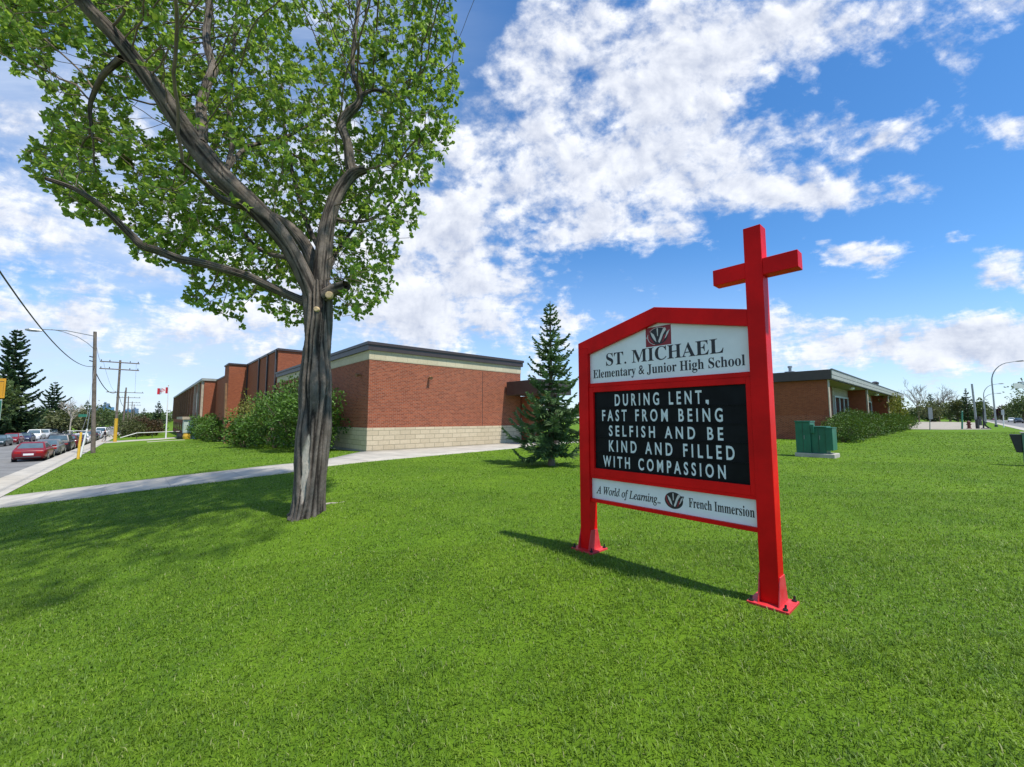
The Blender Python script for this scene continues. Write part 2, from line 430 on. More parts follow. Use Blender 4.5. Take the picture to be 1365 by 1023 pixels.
# street bed is a step lower than its kerbs
LK = -5.05; LK2 = -14.6; RK = -5.5; RK2 = -17.0
US = np.unique(np.concatenate([US, [LK, LK - .02, LK2, LK2 + .02]])); VS = np.unique(np.concatenate([VS, [RK, RK - .02, RK2, RK2 + .02]]))
gu, gv = np.meshgrid(US, VS, indexing='ij')
gz = Zf(gu, gv)
bed = ((gu < LK - .01) & (gu > LK2 + .01) & (gv > -60)) | ((gv < RK - .01) & (gv > RK2 + .01))
gz = gz - .17 * bed
gx = UX * gu + VX * gv; gy = UY * gu + VY * gv
nu, nv = gu.shape
ii = np.arange(nu * nv).reshape(nu, nv)
quads = np.stack([ii[:-1, :-1], ii[1:, :-1], ii[1:, 1:], ii[:-1, 1:]], -1).reshape(-1, 4)
lawn = np_mesh('lawn', np.stack([gx, gy, gz], -1).reshape(-1, 3), [quads], M_LAWN, smooth_=False)
tag(lawn, 'mown green lawn in front of the school', 'lawn', kind='structure')
def strip(name, us, vs, mat, dz, label, cat, drop=0.0):
    """a sheet that follows the terrain"""
    us = np.asarray(us, float); vs = np.asarray(vs, float)
    a, b = np.meshgrid(us, vs, indexing='ij'); z = Zf(a, b) + dz - drop
    k = np.arange(a.size).reshape(a.shape); q = np.stack([k[:-1, :-1], k[1:, :-1], k[1:, 1:], k[:-1, 1:]], -1).reshape(-1, 4)
    o = np_mesh(name, np.stack([UX * a + VX * b, UY * a + VY * b, z], -1).reshape(-1, 3), [q], mat)
    return tag(o, label, cat, kind='structure')
strip('left_road', np.linspace(LK2 + .03, LK - .03, 12), axis([(-60, 0, 6), (0, 60, 2), (60, 400, 6)]), M_ASPH, .012, 'grey asphalt street lined with parked cars on the left', 'road', .17)
strip('right_road', axis([(-60, 400, 10), (400, 1500, 100)]), np.linspace(RK2 + .03, RK - .03, 6), M_ASPH, .012, 'asphalt street running past the lawn on the right', 'road', .17)
strip('left_pavement', np.linspace(LK + .01, -3.65, 4), axis([(-50, 0, 2), (0, 60, .5), (60, 300, 4)]), M_CONC, .03, 'pale concrete pavement beside the left street', 'pavement')
strip('right_pavement', axis([(-20, 60, 2), (60, 600, 10)]), np.linspace(RK + .01, -4.35, 4), M_CONC, .03, 'pale concrete pavement beside the right street', 'pavement')
strip('far_pavement', np.linspace(-17.2, -15.6, 3), axis([(-50, 60, 4), (60, 300, 8)]), M_CONC, .03, 'concrete pavement across the left street', 'pavement')
# path from the left pavement across the lawn to the annex: near and far edges in street axes
def suv(*px): return [to_uv(spot(x, y)) for x, y in px]
NEAR = [(-3.62, 20.6)] + suv((18, 676), (100, 666), (200, 653.6), (300, 641.6), (385, 631), (435, 622.5), (488, 616)) + [(10, 15.4), (14.2, 16.0), (18, 16.7), (24, 17.4), (32, 17.6)]
FAR = [(-3.62, 23.8)] + suv((18, 661.5), (100, 651.6), (200, 640), (300, 629), (385, 620), (440, 612.5)) + [(7.9, 19.55), (12, 19.57), (15, 19.57), (18.3, 19.57), (32, 19.57)]
def resamp(pl, n):
    pl = np.array(pl); d = np.concatenate([[0], np.cumsum(np.hypot(*np.diff(pl, axis=0).T))]); s = np.linspace(0, d[-1], n)
    return np.stack([np.interp(s, d, pl[:, 0]), np.interp(s, d, pl[:, 1])], -1)
def ribbon(name, near, far, mat, dz, label, cat, n=80, m=5, joint=0):
    a = resamp(near, n); b = resamp(far, n); vs = []; fs = []
    for i in range(n):
        for k in range(m):
            p = a[i] + (b[i] - a[i]) * k / (m - 1); vs.append(W(p[0], p[1], Z(p[0], p[1]) + dz))
    for i in range(n - 1):
        for k in range(m - 1): fs.append((i * m + k, (i + 1) * m + k, (i + 1) * m + k + 1, i * m + k + 1))
    # slab edges down into the turf
    k0 = len(vs)
    for i in range(n): vs.append(W(a[i][0], a[i][1], Z(*a[i]) - .1)); vs.append(W(b[i][0], b[i][1], Z(*b[i]) - .1))
    for i in range(n - 1):
        fs.append((i * m, k0 + 2 * i, k0 + 2 * i + 2, (i + 1) * m)); fs.append((i * m + m - 1, (i + 1) * m + m - 1, k0 + 2 * i + 3, k0 + 2 * i + 1))
    o = np_mesh(name, [tuple(p) for p in vs], [np.array(fs)], mat)
    tag(o, label, cat, kind='structure')
    if joint:      # tooled joints between the slabs
        mb = MB()
        a = resamp(near, joint); b = resamp(far, joint)
        for i in range(1, joint - 1):
            d = (a[i + 1] - a[i - 1]); d = d / np.hypot(*d) * .012
            pts = [a[i] - d, a[i] + d, b[i] + d, b[i] - d]
            q = []
            for s in range(m):
                p0 = pts[0] + (pts[3] - pts[0]) * s / (m - 1); p1 = pts[1] + (pts[2] - pts[1]) * s / (m - 1)
                q += [W(p0[0], p0[1], Z(*p0) + dz + .005), W(p1[0], p1[1], Z(*p1) + dz + .005)]
            mb.add(q, [(2 * s, 2 * s + 1, 2 * s + 3, 2 * s + 2) for s in range(m - 1)])
        mb.build('path_joints', M_CONC2, o)
    return o
ribbon('path', NEAR, FAR, M_CONC, .028, 'concrete path crossing the lawn to the brick annex', 'path', joint=19)
ribbon('entrance_path', [(-3.62, 77), (2, 85), (6, 93)], [(-3.62, 84.5), (2, 91), (6, 98)], M_CONC, .04, 'pale path from the left street to the school entrance', 'path', n=30)
ribbon('grass_track', [(.6, 71.2), (4.6, 74.3)], [(.5, 73.0), (4.6, 76.0)], M_CONC, .04, 'short pale strip of paving in the lawn near the entrance', 'path', n=12)
g = [spot(x, y) for x, y in ((1203, 572.5), (1260, 573.2), (1322, 573), (1300, 563.5), (1250, 562.5), (1196, 562.5))]
gm = MB(); gm.add([p + Vector((0, 0, .03)) for p in g], [(0, 1, 2, 3, 4, 5)])
tag(gm.build('gravel_ground', M_GRAVEL), 'pale gravel yard beyond the right lawn', 'gravel', kind='structure')

# ------------------------------------------------------------------ grass blades
def in_path(u, v):
    n = np.array(NEAR); f = np.array(FAR)
    return (v > np.interp(u, n[:, 0], n[:, 1]) - .02) & (v < np.interp(u, f[:, 0], f[:, 1]) + .02)
def grass():
    rg = np.random.default_rng(5); VV = []; TT = []
    for y0, y1, rho, hgt, wid in ((1.1, 3.2, 6200, .052, .0047), (3.2, 5.5, 3900, .048, .0056), (5.5, 9, 1700, .044, .0078), (9, 15, 560, .044, .013), (15, 24, 150, .045, .026), (24, 46, 30, .05, .06)):
        y0 = -1.0 if y0 < 2 else y0; half = 1.45 * y1 + 2.5      # a margin beside the view, for a step to the side
        n = int(rho * 2 * half * (y1 - y0)); Y = rg.uniform(y0, y1, n); Xc = rg.uniform(-half, half, n)
        ok = np.abs(Xc) < 1.45 * np.maximum(Y, 0) + 2.5; Y = Y[ok]; Xc = Xc[ok]
        u = Xc * UX + Y * UY; v = Xc * VX + Y * VY
        ok = ~in_path(u, v) & (u > -3.6) & ~((u > 7.9) & (v > 19.4)) & (v > -4.3)
        ok &= ~((abs(u - 4.15) < .17) & ((abs(v - 1.24) < .2) | (abs(v - 3.2) < .2)))
        u, v, Xc, Y = u[ok], v[ok], Xc[ok], Y[ok]; n = len(u)
        z = Zf(u, v)
        # tufted: height and lean vary in patches
        patch = .5 + .5 * np.sin(u * 3.1 + 1.7 * np.sin(v * 2.3)) * np.sin(v * 3.7 + 1.3 * np.sin(u * 1.9))
        h = hgt * rg.uniform(.45, 1.25, n) * (.8 + .35 * patch); w = wid * rg.uniform(.7, 1.3, n)
        az = rg.uniform(0, 2 * np.pi, n); lean = rg.uniform(.25, 1.75, n)
        dxy = np.stack([np.cos(az), np.sin(az)], -1); sxy = np.stack([-np.sin(az), np.cos(az)], -1)
        base = np.stack([Xc, Y, z - .006], -1)
        def pt(t, side):
            out = base.copy(); bend = lean * t
            out[:, :2] += dxy * (h * t * np.sin(bend * .9))[:, None] + sxy * (w * side)[:, None] * .5
            out[:, 2] += h * t * np.cos(bend * .9) * .95
            return out
        V_ = np.stack([pt(0, -1), pt(0, 1), pt(.55, 1), pt(.55, -1), pt(1, 0)], 1)
        VV.append(V_.reshape(-1, 3)); TT.append(np.repeat(rg.uniform(0, 1, n), 5))
    V_ = np.concatenate(VV); T_ = np.concatenate(TT); n = len(V_) // 5; k = np.arange(n)[:, None] * 5
    o = np_mesh('grass', V_, [k + np.array([[0, 1, 2, 3]]), k + np.array([[3, 2, 4]])], M_BLADE, attrs={'tint': T_})
    tag(o, 'short green grass blades of the mown lawn', 'grass', kind='stuff')
grass()

# ------------------------------------------------------------------ foliage helpers
def leaves(name, pos, nrm, size, mat, parent, rg, aspect=.6, fold=.25, tint=None):
    """ovate six point leaves; pos (n,3), nrm (n,3) direction each leaf grows"""
    n = len(pos); d = nrm / (np.linalg.norm(nrm, axis=1, keepdims=True) + 1e-9)
    r = rg.normal(size=(n, 3)); s = np.cross(d, r); s /= np.linalg.norm(s, axis=1, keepdims=True) + 1e-9
    up = np.cross(s, d); L = (size * rg.uniform(.7, 1.25, n))[:, None]; w = L * aspect * .5
    b = pos; p = lambda a, q, h: b + d * L * a + s * w * q + up * L * h
    V_ = np.stack([p(0, 0, 0), p(.32, .9, fold * .4), p(.68, .75, fold * .4), p(1, 0, -fold * .3), p(.68, -.75, fold * .4), p(.32, -.9, fold * .4)], 1).reshape(-1, 3)
    k = np.arange(n)[:, None] * 6
    t = rg.uniform(0, 1, n) if tint is None else np.clip(tint + rg.normal(0, .18, n), 0, 1)
    return np_mesh(name, V_, [k + np.array([[0, 1, 2, 3]]), k + np.array([[0, 3, 4, 5]])], mat, parent, attrs={'tint': np.repeat(t, 6)})
def blob_points(rg, n, c, r, lump=.25, shell=.55):
    d = rg.normal(size=(n, 3)); d /= np.linalg.norm(d, axis=1, keepdims=True)
    ph = rg.uniform(0, 6.28, 6)
    k = 1 + lump * (np.sin(3.1 * d[:, 0] * 2 + ph[0]) * np.sin(2.7 * d[:, 2] * 2 + ph[1]) + .7 * np.sin(7 * d[:, 1] + ph[2]) * np.sin(6 * d[:, 2] + ph[3]) + .5 * np.sin(11 * d[:, 0] + ph[4]) * np.sin(12 * d[:, 2] + ph[5]))
    rad = rg.uniform(shell ** 3, 1, n) ** (1 / 3)
    return np.array(c) + d * (rad * k)[:, None] * np.array(r), d
def stems(mb, base, tips, r0, rg, seg=5):
    for t in tips:
        t = Vector(t); m = base.lerp(t, .5) + Vector(rg.normal(0, .06, 3)) * (t - base).length * .6
        mb.tube([base + Vector((rg.normal(0, .08), rg.normal(0, .08), -.05)), base.lerp(m, .5) + Vector((0, 0, .03)), m, t], [r0, r0 * .8, r0 * .55, r0 * .15], seg)
def shrub(name, base, ru, rv, h, n, size, mat, label, cat, group, seed, lump=.22, twigs=9, shell=.5):
    rg = np.random.default_rng(seed); t = thing(name, base, label, cat, group)
    pos, d = blob_points(rg, n, (0, 0, 0), (1, 1, 1), lump, shell)
    keep = pos[:, 2] > -.86; pos = pos[keep]; d = d[keep]
    # leaf sprays: a few leaves share a twig end
    loc = np.stack([UX * pos[:, 0] * ru + VX * pos[:, 1] * rv, UY * pos[:, 0] * ru + VY * pos[:, 1] * rv, (pos[:, 2] * .52 + .5) * h], -1) + np.array(base)
    k = 4; loc = np.repeat(loc, k, 0) + rg.normal(0, size * .55, (len(loc) * k, 3)); nr = np.repeat(d, k, 0) + rg.normal(0, .75, (len(d) * k, 3)) + np.array([0, 0, .3])
    tint = np.repeat(rg.uniform(.15, .85, len(d)), k)
    leaves('foliage', loc, nr, size, mat, t, rg, tint=tint)
    mb = MB(); tips = loc[rg.integers(0, len(loc), twigs)]
    stems(mb, Vector(base), tips, .035 * h / 2.5 + .01, rg)
    mb.build('stem', M_TWIG, t)
    return t
def spruce(base, H, R, label, group, seed, levels=30, per=6, dens=1.0, mat=None, tw=.05, bare=.08, name='spruce_tree', power=.85, step=.085):
    rg = np.random.default_rng(seed); t = thing(name, base, label, 'tree', group); b = Vector(base)
    tr = MB(); tr.tube([b + Vector((0, 0, -.1)), b + Vector((0, 0, H * .5)), b + Vector((0, 0, H))], [.022 * H, .012 * H, .002 * H], 8); tr.build('trunk', M_TWIG, t)
    V_ = []; T_ = []
    def spike(p, d, L, w, tint):
        d = d / (np.linalg.norm(d) + 1e-9); s = np.cross(d, rg.normal(size=3)); s /= np.linalg.norm(s) + 1e-9; u = np.cross(d, s)
        for q in (s, u):
            V_.append((p, p + d * L * .35 + q * w, p + d * L, p + d * L * .35 - q * w)); T_.append(tint)
    for i in range(levels):
        f = (i + rg.uniform(-.3, .3)) / levels; f = min(max(f, 0), .985); z = H * (bare + (1 - bare) * f)
        Lm = R * ((1 - f) ** power) * (1.0 if f > .07 else .85) * rg.uniform(.66, 1.14)
        m = max(3, int(per * (1 - .35 * f) + .5)); a0 = rg.uniform(0, 6.28)
        for k in range(m):
            a = a0 + 6.283 * k / m + rg.normal(0, .22); L = Lm * rg.uniform(.45, 1.15) + .03
            e0 = .35 * f - .22 + rg.normal(0, .08); dirh = np.array([math.cos(a), math.sin(a), 0])
            ns = max(2, int(L / (step * (H / 5.5) ** .9) * dens)); tint = rg.uniform(.2, .8)
            prev = np.array(b) + np.array([0, 0, z])
            for s in range(1, ns + 1):
                q = s / ns; el = e0 - .28 * math.sin(q * 2.4) * (1 - f) + .42 * q * q
                p = np.array(b) + np.array([0, 0, z]) + dirh * L * q + np.array([0, 0, L * (math.sin(el) * q)])
                d = p - prev; sd_ = np.cross(d, [0, 0, 1.0]); sd_ /= np.linalg.norm(sd_) + 1e-9; dn = d / (np.linalg.norm(d) + 1e-9)
                spike(prev, d, np.linalg.norm(d) * 1.5, tw * H / 5.5 * .7, tint)
                tl = L * .42 * (1 - q * .75) * rg.uniform(.6, 1.2) + .05 * H / 5.5
                for sg in (-1, 1):
                    spike(p, dn * .75 + sd_ * sg * rg.uniform(.5, 1.0) + np.array([0, 0, rg.normal(-.1, .18)]), tl, tw * H / 5.5 * rg.uniform(.6, 1.0), np.clip(tint + .25 * (q - .5) + rg.normal(0, .1), 0, 1))
                if q > .3: spike(p, dn * .6 + np.array([0, 0, -.5]) + rg.normal(0, .3, 3), tl * .6, tw * H / 5.5 * .8, tint * .7)
                prev = p
    V_ = np.array(V_).reshape(-1, 3); n = len(V_) // 4
    np_mesh('crown', V_, [np.arange(n)[:, None] * 4 + np.array([[0, 1, 2, 3]])], mat or M_NEEDLE, t, attrs={'tint': np.repeat(np.array(T_), 4)})
    return t
def broadleaf(base, H, rad, crown_lo, label, group, seed, n, size, mat, bark=None, lump=.3, shell=.35, limbs=7, name='tree', sub=5):
    """a deciduous tree: trunk with limbs, crown of several leafy masses"""
    rg = np.random.default_rng(seed); t = thing(name, base, label, 'tree', group); b = Vector(base)
    cz = (H + crown_lo) / 2; rz = (H - crown_lo) / 2
    P_, D_, tips = [], [], []
    for i in range(sub):
        a = rg.uniform(0, 6.28); rr = rad * rg.uniform(.15, .55) if i else 0
        c = np.array(b) + np.array([math.cos(a) * rr, math.sin(a) * rr, cz + rz * (rg.uniform(-.5, .5) if i else 0)])
        k = rg.uniform(.42, .68) if i else .75
        p, d = blob_points(rg, n // sub, c, (rad * k, rad * k, rz * k), lump, shell); P_.append(p); D_.append(d); tips += list(p[rg.integers(0, len(p), max(2, limbs // sub + 1))])
    P_ = np.concatenate(P_); D_ = np.concatenate(D_)
    mb = MB(); mb.tube([b + Vector((0, 0, -.1)), b + Vector((rg.normal(0, .02) * H, 0, crown_lo)), b + Vector((rg.normal(0, .03) * H, 0, cz))], [.024 * H, .018 * H, .010 * H], 8)
    stems(mb, b + Vector((0, 0, crown_lo)), tips, .010 * H, rg)
    mb.build('trunk', bark or M_TWIG, t)
    leaves('crown', P_, D_ + rg.normal(0, .8, P_.shape), size, mat, t, rg, aspect=.75)
    return t
def bare_tree(base, H, spread, label, group, seed, mat, n=5):
    rg = np.random.default_rng(seed); t = thing('bare_tree', base, label, 'tree', group); b = Vector(base)
    mb = MB(); fine_ = MB()
    mb.tube([b + Vector((0, 0, -.1)), b + Vector((0, 0, H * .35)), b + Vector((.02 * H, 0, H * .7))], [.022 * H, .016 * H, .007 * H], 6)
    def grow(p, d, L, r, k, dst):
        q = p + d * L; dst.tube([p, p.lerp(q, .5) + Vector(rg.normal(0, .04 * L, 3)), q], [r, r * .8, r * .5], 4)
        if k:
            for _ in range(4):
                nd = (d + Vector(rg.normal(0, .45, 3)) + Vector((0, 0, .18))).normalized(); grow(p.lerp(q, rg.uniform(.4, 1)), nd, L * rg.uniform(.5, .75), r * .55, k - 1, fine_)
    for i in range(n):
        a = rg.uniform(0, 6.28); grow(b + Vector((0, 0, H * rg.uniform(.25, .6))), Vector((math.cos(a) * spread, math.sin(a) * spread, 1)).normalized(), H * rg.uniform(.25, .4), .009 * H, 3, mb)
    mb.build('trunk', mat, t); fine_.build('crown', mat, t)
    return t
# ------------------------------------------------------------------ school sign
SU = 4.07
def pl(px, py, u=SU + .05):
    """(v, z) of a surveyed point on the plane u of the sign"""
    d = ray(px, py); s = (u - EYE * 0) / (d.x * UX + d.y * UY); p = Vector((0, 0, EYE)) + d * s
    return p.x * VX + p.y * VY, p.z
def bold(s, it=False):      # serif letters of the built-in font
    o = ''
    for c in s:
        if 'A' <= c <= 'Z': o += chr((0x1D434 if it else 0x1D400) + ord(c) - 65)
        elif 'a' <= c <= 'z': o += '\u210e' if it and c == 'h' else chr((0x1D44E if it else 0x1D41A) + ord(c) - 97)
        else: o += c
    return o
def text_part(name, body, mat, parent, v0, v1, z0, z1, u, thick=.0015, offset=0.0, tilt=0.0, space=1.0, wspace=1.0, shear=0.0, ends=None):
    cu = bpy.data.curves.new(name, 'FONT'); cu.body = body; cu.size = 1; cu.offset = offset; cu.space_character = space; cu.space_word = wspace; cu.shear = shear
    cu.resolution_u = 4; cu.extrude = .5
    tmp = bpy.data.objects.new(name, cu); COL.objects.link(tmp)
    me = bpy.data.meshes.new_from_object(tmp.evaluated_get(bpy.context.evaluated_depsgraph_get()))
    co = np.zeros(len(me.vertices) * 3, dtype=np.float32); me.vertices.foreach_get('co', co); co = co.reshape(-1, 3)
    bpy.data.objects.remove(tmp); bpy.data.curves.remove(cu)
    x0, x1 = co[:, 0].min(), co[:, 0].max(); y1 = co[:, 1].max()
    fx = (co[:, 0] - x0) / (x1 - x0); vv = v0 + (v1 - v0) * fx; zz = z0 + co[:, 1] / y1 * (z1 - z0) + tilt * fx
    uu = u - thick * (co[:, 2] + .5)
    w = np.stack([UX * uu + VX * vv, UY * uu + VY * vv, zz], -1) - np.array(parent_root(parent).location)
    me.vertices.foreach_set('co', w.astype(np.float32).ravel()); me.update()
    me.materials.clear(); me.materials.append(mat); me.name = name
    nw = len(body.split(' ')); xs = np.sort(co[:, 0]); gaps = np.argsort(np.diff(xs))[::-1][:nw - 1]; cutx = np.sort([(xs[g] + xs[g + 1]) / 2 for g in gaps])
    word = np.searchsorted(cutx, co[:, 0]) if nw > 1 else np.zeros(len(co), int)
    for k in range(nw):          # one part per word
        m2 = me.copy(); bm = bmesh.new(); bm.from_mesh(m2); bm.verts.ensure_lookup_table()
        bmesh.ops.delete(bm, geom=[bm.verts[i] for i in np.where(word != k)[0]], context='VERTS'); bm.to_mesh(m2); bm.free()
        o = bpy.data.objects.new(name, m2); COL.objects.link(o); o.parent = parent
    bpy.data.meshes.remove(me)
def parent_root(o):
    while o.parent is not None: o = o.parent
    return o
def build_sign():
    t = thing('school_sign', W(4.14, 2.22, 0), 'red framed school sign with a cross on its right post and a black letter board', 'sign')
    D = .145
    def post(v0, v1, top):
        m = MB(); m.box(SU, SU + D, v0, v1, .02, top); p = m.build('post', M_RED, t, bevel=.004)
        b = MB(); b.box(SU - .085, SU + D + .085, v0 - .085, v1 + .085, -.01, .02); b.build('base_plate', M_SUNPINK, p, bevel=.003)
        g = MB()
        for sg, e in ((-1, v0), (1, v1)):        # wide gussets on the two narrow sides
            poly = [(SU - .004, .02), (SU + D + .004, .02), (SU + D + .055, .02), (SU + D + .004, .24), (SU + .02, .255), (SU - .004, .24), (SU - .055, .02)]
            poly = [(SU - .05, .0205), (SU + D + .05, .0205), (SU + D - .012, .25), (SU + .012, .25)]
            g.prism(poly, lambda a, b: W(a, e + sg * .001, b), lambda a, b: W(a, e + sg * .011, b))
        for sg, e in ((-1, SU), (1, SU + D)):
            pass
        g.build('gusset', M_SUNPINK, p, bevel=.002)
        for du in (-.055, D + .055):
            for dv in (-.055, v1 - v0 + .055):
                bo = MB(); c = W(SU + du, v0 + dv, .02); bo.tube([c, c + Vector((0, 0, .014)), c + Vector((0, 0, .0145)), c + Vector((.004, 0, .045))], [.019, .019, .009, .009], 8); bo.build('anchor_bolt', M_RUST, p)
        return p
    pl_ = post(3.128, 3.273, 2.46); pr = post(1.163, 1.308, 3.355)
    # cross arm: two stubs on the right post
    c = MB(); c.box(SU + .004, SU + D - .004, 1.3085, 1.595, 2.882, 3.034); c.box(SU + .004, SU + D - .004, .893, 1.1625, 2.882, 3.034)
    c.build('cross_arm', M_RED, t, bevel=.004)
    # gable beam
    up = [(3.273, 2.462), (3.273, 2.535), (2.215, 2.80), (1.3085, 2.594)]; lo = [(1.3085, 2.435), (2.20, 2.628), (3.128, 2.40), (3.128, 2.462)]
    g = MB(); poly = [(3.273, 2.461), (3.273, 2.537), (2.222, 2.80), (1.3085, 2.594), (1.3085, 2.437), (2.205, 2.628), (3.127, 2.385), (3.127, 2.461)]
    g.prism(poly, lambda v, z: W(SU, v, z), lambda v, z: W(SU + D, v, z)); g.build('gable_beam', M_RED, t, bevel=.003)
    # white name panel, recessed
    n = MB(); poly = [(3.1265, 2.02), (1.3095, 2.02), (1.3095, 2.47), (2.205, 2.66), (3.1265, 2.42)]
    n.prism(poly, lambda v, z: W(SU + .052, v, z), lambda v, z: W(SU + .10, v, z)); np_ = n.build('name_panel', M_PANEL, t)
    q = MB(); q.box(SU + .02, SU + .125, 1.309, 3.127, 1.972, 2.019); q.build('cross_rail', M_RED, t, bevel=.003)
    U1 = SU + .0515
    def span(l, r, lt):      # left baseline, right baseline, left top
        a = pl(*l, u=U1); b = pl(*r, u=U1); c_ = pl(*lt, u=U1); return a[0], b[0], (a[1] + b[1]) / 2, (a[1] + b[1]) / 2 + c_[1] - a[1]
    def line(name, body, mat, l, r, lt, parent, u=U1, **k):
        a = pl(*l, u=u); b = pl(*r, u=u); c_ = pl(*lt, u=u)
        zb_ = (a[1] + b[1]) / 2
        return text_part(name, body, mat, parent, a[0], b[0], zb_, zb_ + (c_[1] - a[1]), u, **k)
    line('lettering', bold('ST. MICHAEL'), M_INK, (808.1, 488.2), (964.6, 469.8), (808.1, 472.0), np_)
    line('lettering', bold('Elementary & Junior High School'), M_INK, (791, 505.8), (993.4, 485.4), (791, 494.7), np_)
    # crest: dark red square with a dark disc, pale strokes fanning out of it
    def crest(parent, cv, cz, w, h, u, square):
        def S(x, y, k): return W(u - k, cv - x * w, cz + y * h)
        red, blk, wht = MB(), MB(), MB()
        flat = lambda mb, poly, k0, k1: mb.prism(poly, lambda x, y: S(x, y, k0), lambda x, y: S(x, y, k1))
        if square:
            flat(red, [(-.5, -.5), (.5, -.5), (.5, .5), (-.5, .5)], .0002, .0016); r0 = .40; k = .0018
        else: r0 = .44; k = .0002
        flat(blk, [(r0 * math.cos(a) * (1 if not square else .95), r0 * math.sin(a) * 1.08) for a in np.linspace(0, 6.283, 37)[:-1]], k, k + .0012)
        k2 = k + .0014
        for poly in ([(-.30, .26), (-.17, .12), (-.10, -.10), (-.07, -.30), (-.17, -.16), (-.26, .05)],
                     [(-.05, .40), (.005, .41), (.0, .02), (-.03, .0)],
                     [(.28, .40), (.20, .33), (.10, .06), (.06, -.10), (.0, -.28), (.05, -.36), (.12, -.20), (.20, .06), (.32, .28)],
                     [(.46, .26), (.36, .16), (.28, -.06), (.22, -.22), (.31, -.12), (.40, .08)]):
            flat(wht, poly, k2, k2 + .001)
        for poly in ([(-.40, .18), (-.33, .30), (-.33, .05), (-.22, -.20), (-.12, -.40), (-.26, -.28), (-.37, -.08)], [(.24, .02), (.32, .02), (.22, -.28), (.14, -.36)]):
            flat(red, poly, k2 + .0012, k2 + .002)
        if square:
            ring = [(.43 * math.cos(a), .46 * math.sin(a)) for a in np.linspace(1.0, 4.4, 26)]
            flat(wht, ring + [(x * .955, y * .955) for x, y in ring[::-1]], .0018, .0028)
            flat(wht, [(-.49, -.03), (-.40, -.02), (-.40, .01), (-.49, .0)], .0018, .0030)
        else:
            flat(blk, [(.30, .30), (.50, .30), (.44, .12), (.30, -.1)], .0002, .0011)
        b = blk.build('crest', M_INK, parent); red.build('crest_red', M_LOGORED, parent); wht.build('crest_pale', M_LOGOGREY, parent)
    a = pl(860.9, 451, u=U1); b = pl(894.5, 445.3, u=U1); z0 = pl(877.7, 461.1, u=U1)[1]; z1 = pl(877.7, 435.2, u=U1)[1]
    crest(np_, (a[0] + b[0]) / 2, (z0 + z1) / 2, a[0] - b[0], z1 - z0, U1, True)
    # letter board cabinet
    k = MB(); fr = (3.126, 1.309, .90, 1.971); inn = (3.062, 1.352, .995, 1.908)
    F0 = SU + .015
    for (v0, v1, z0, z1) in ((3.126, 3.062, .905, 1.9705), (1.352, 1.3095, .905, 1.9705)): k.box(F0, SU + .13, v1, v0, z0, z1)
    k.box(F0, SU + .13, 1.3525, 3.0615, 1.909, 1.9705); k.box(F0, SU + .13, 1.3525, 3.0615, .905, .994)
    cab = k.build('letter_cabinet', M_RED, t, bevel=.003)
    q = MB(); q.box(SU + .02, SU + .125, 1.309, 3.127, .872, .9045); q.build('cross_rail', M_RED, t, bevel=.003)
    bb = MB(); bb.box(SU + .045, SU + .12, 1.353, 3.061, .995, 1.908); board = bb.build('letter_board', M_BLACKB, t)
    U2 = SU + .0445
    rows = [('DURING LENT', (819.8, 541.8), (935.8, 537.2), (819.8, 526.6)), ('FAST FROM BEING', (803, 561.7), (963.8, 561.4), (803, 547.3)),
            ('SELFISH AND BE', (812.1, 582), (964.5, 586.1), (812.1, 568.1)), ('KIND AND FILLED', (812.1, 602.6), (979.7, 612.3), (812.1, 587.9)),
            ('WITH COMPASSION', (804.4, 622.3), (967.8, 637.4), (804.4, 608))]
    rails = MB()
    for i, (s, l, r, lt) in enumerate(rows):
        line('lettering', s, M_LETTER, l, r, lt, board, u=U2, thick=.003, offset=.018, space=1.62, wspace=1.2)
        zb_ = (pl(*l, u=U2)[1] + pl(*r, u=U2)[1]) / 2
        rails.box(U2 - .009, U2 + .002, 1.356, 3.058, zb_ - .020, zb_ - .012); rails.box(U2 - .005, U2 + .002, 1.356, 3.058, zb_ - .032, zb_ - .026)
        if i == 0:
            v, z = pl(942.5, 535.5, u=U2); cm = MB(); cm.box(U2 - .003, U2 - .0002, v - .017, v + .012, zb_, zb_ + .034); cm.box(U2 - .003, U2 - .0002, v - .016, v - .002, zb_ - .018, zb_ - .0005); cm.build('lettering', M_LETTER, board)
    rails.build('letter_rail', M_BLACKB, board)
    # lower white panel
    lp = MB(); lp.box(SU + .055, SU + .10, 1.3095, 3.1265, .628, .8715); low = lp.build('motto_panel', M_PANEL, t)
    q = MB(); q.box(SU + .02, SU + .125, 1.309, 3.127, .588, .6275); q.build('cross_rail', M_RED, t, bevel=.004)
    U3 = SU + .0545
    line('lettering', bold('A World of Learning..', True), M_INK, (795, 658.6), (880.4, 670.3), (795, 648.3), low, u=U3, offset=.012)
    line('lettering', bold('French Immersion'), M_INK, (918.4, 677.1), (1006.2, 689.4), (918.4, 664.8), low, u=U3)
    a = pl(884.6, 667, u=U3); b = pl(912.2, 668, u=U3); z0 = pl(897.4, 679, u=U3)[1]; z1 = pl(897.4, 655.7, u=U3)[1]
    crest(low, (a[0] + b[0]) / 2, (z0 + z1) / 2, a[0] - b[0], z1 - z0, U3, False)
build_sign()

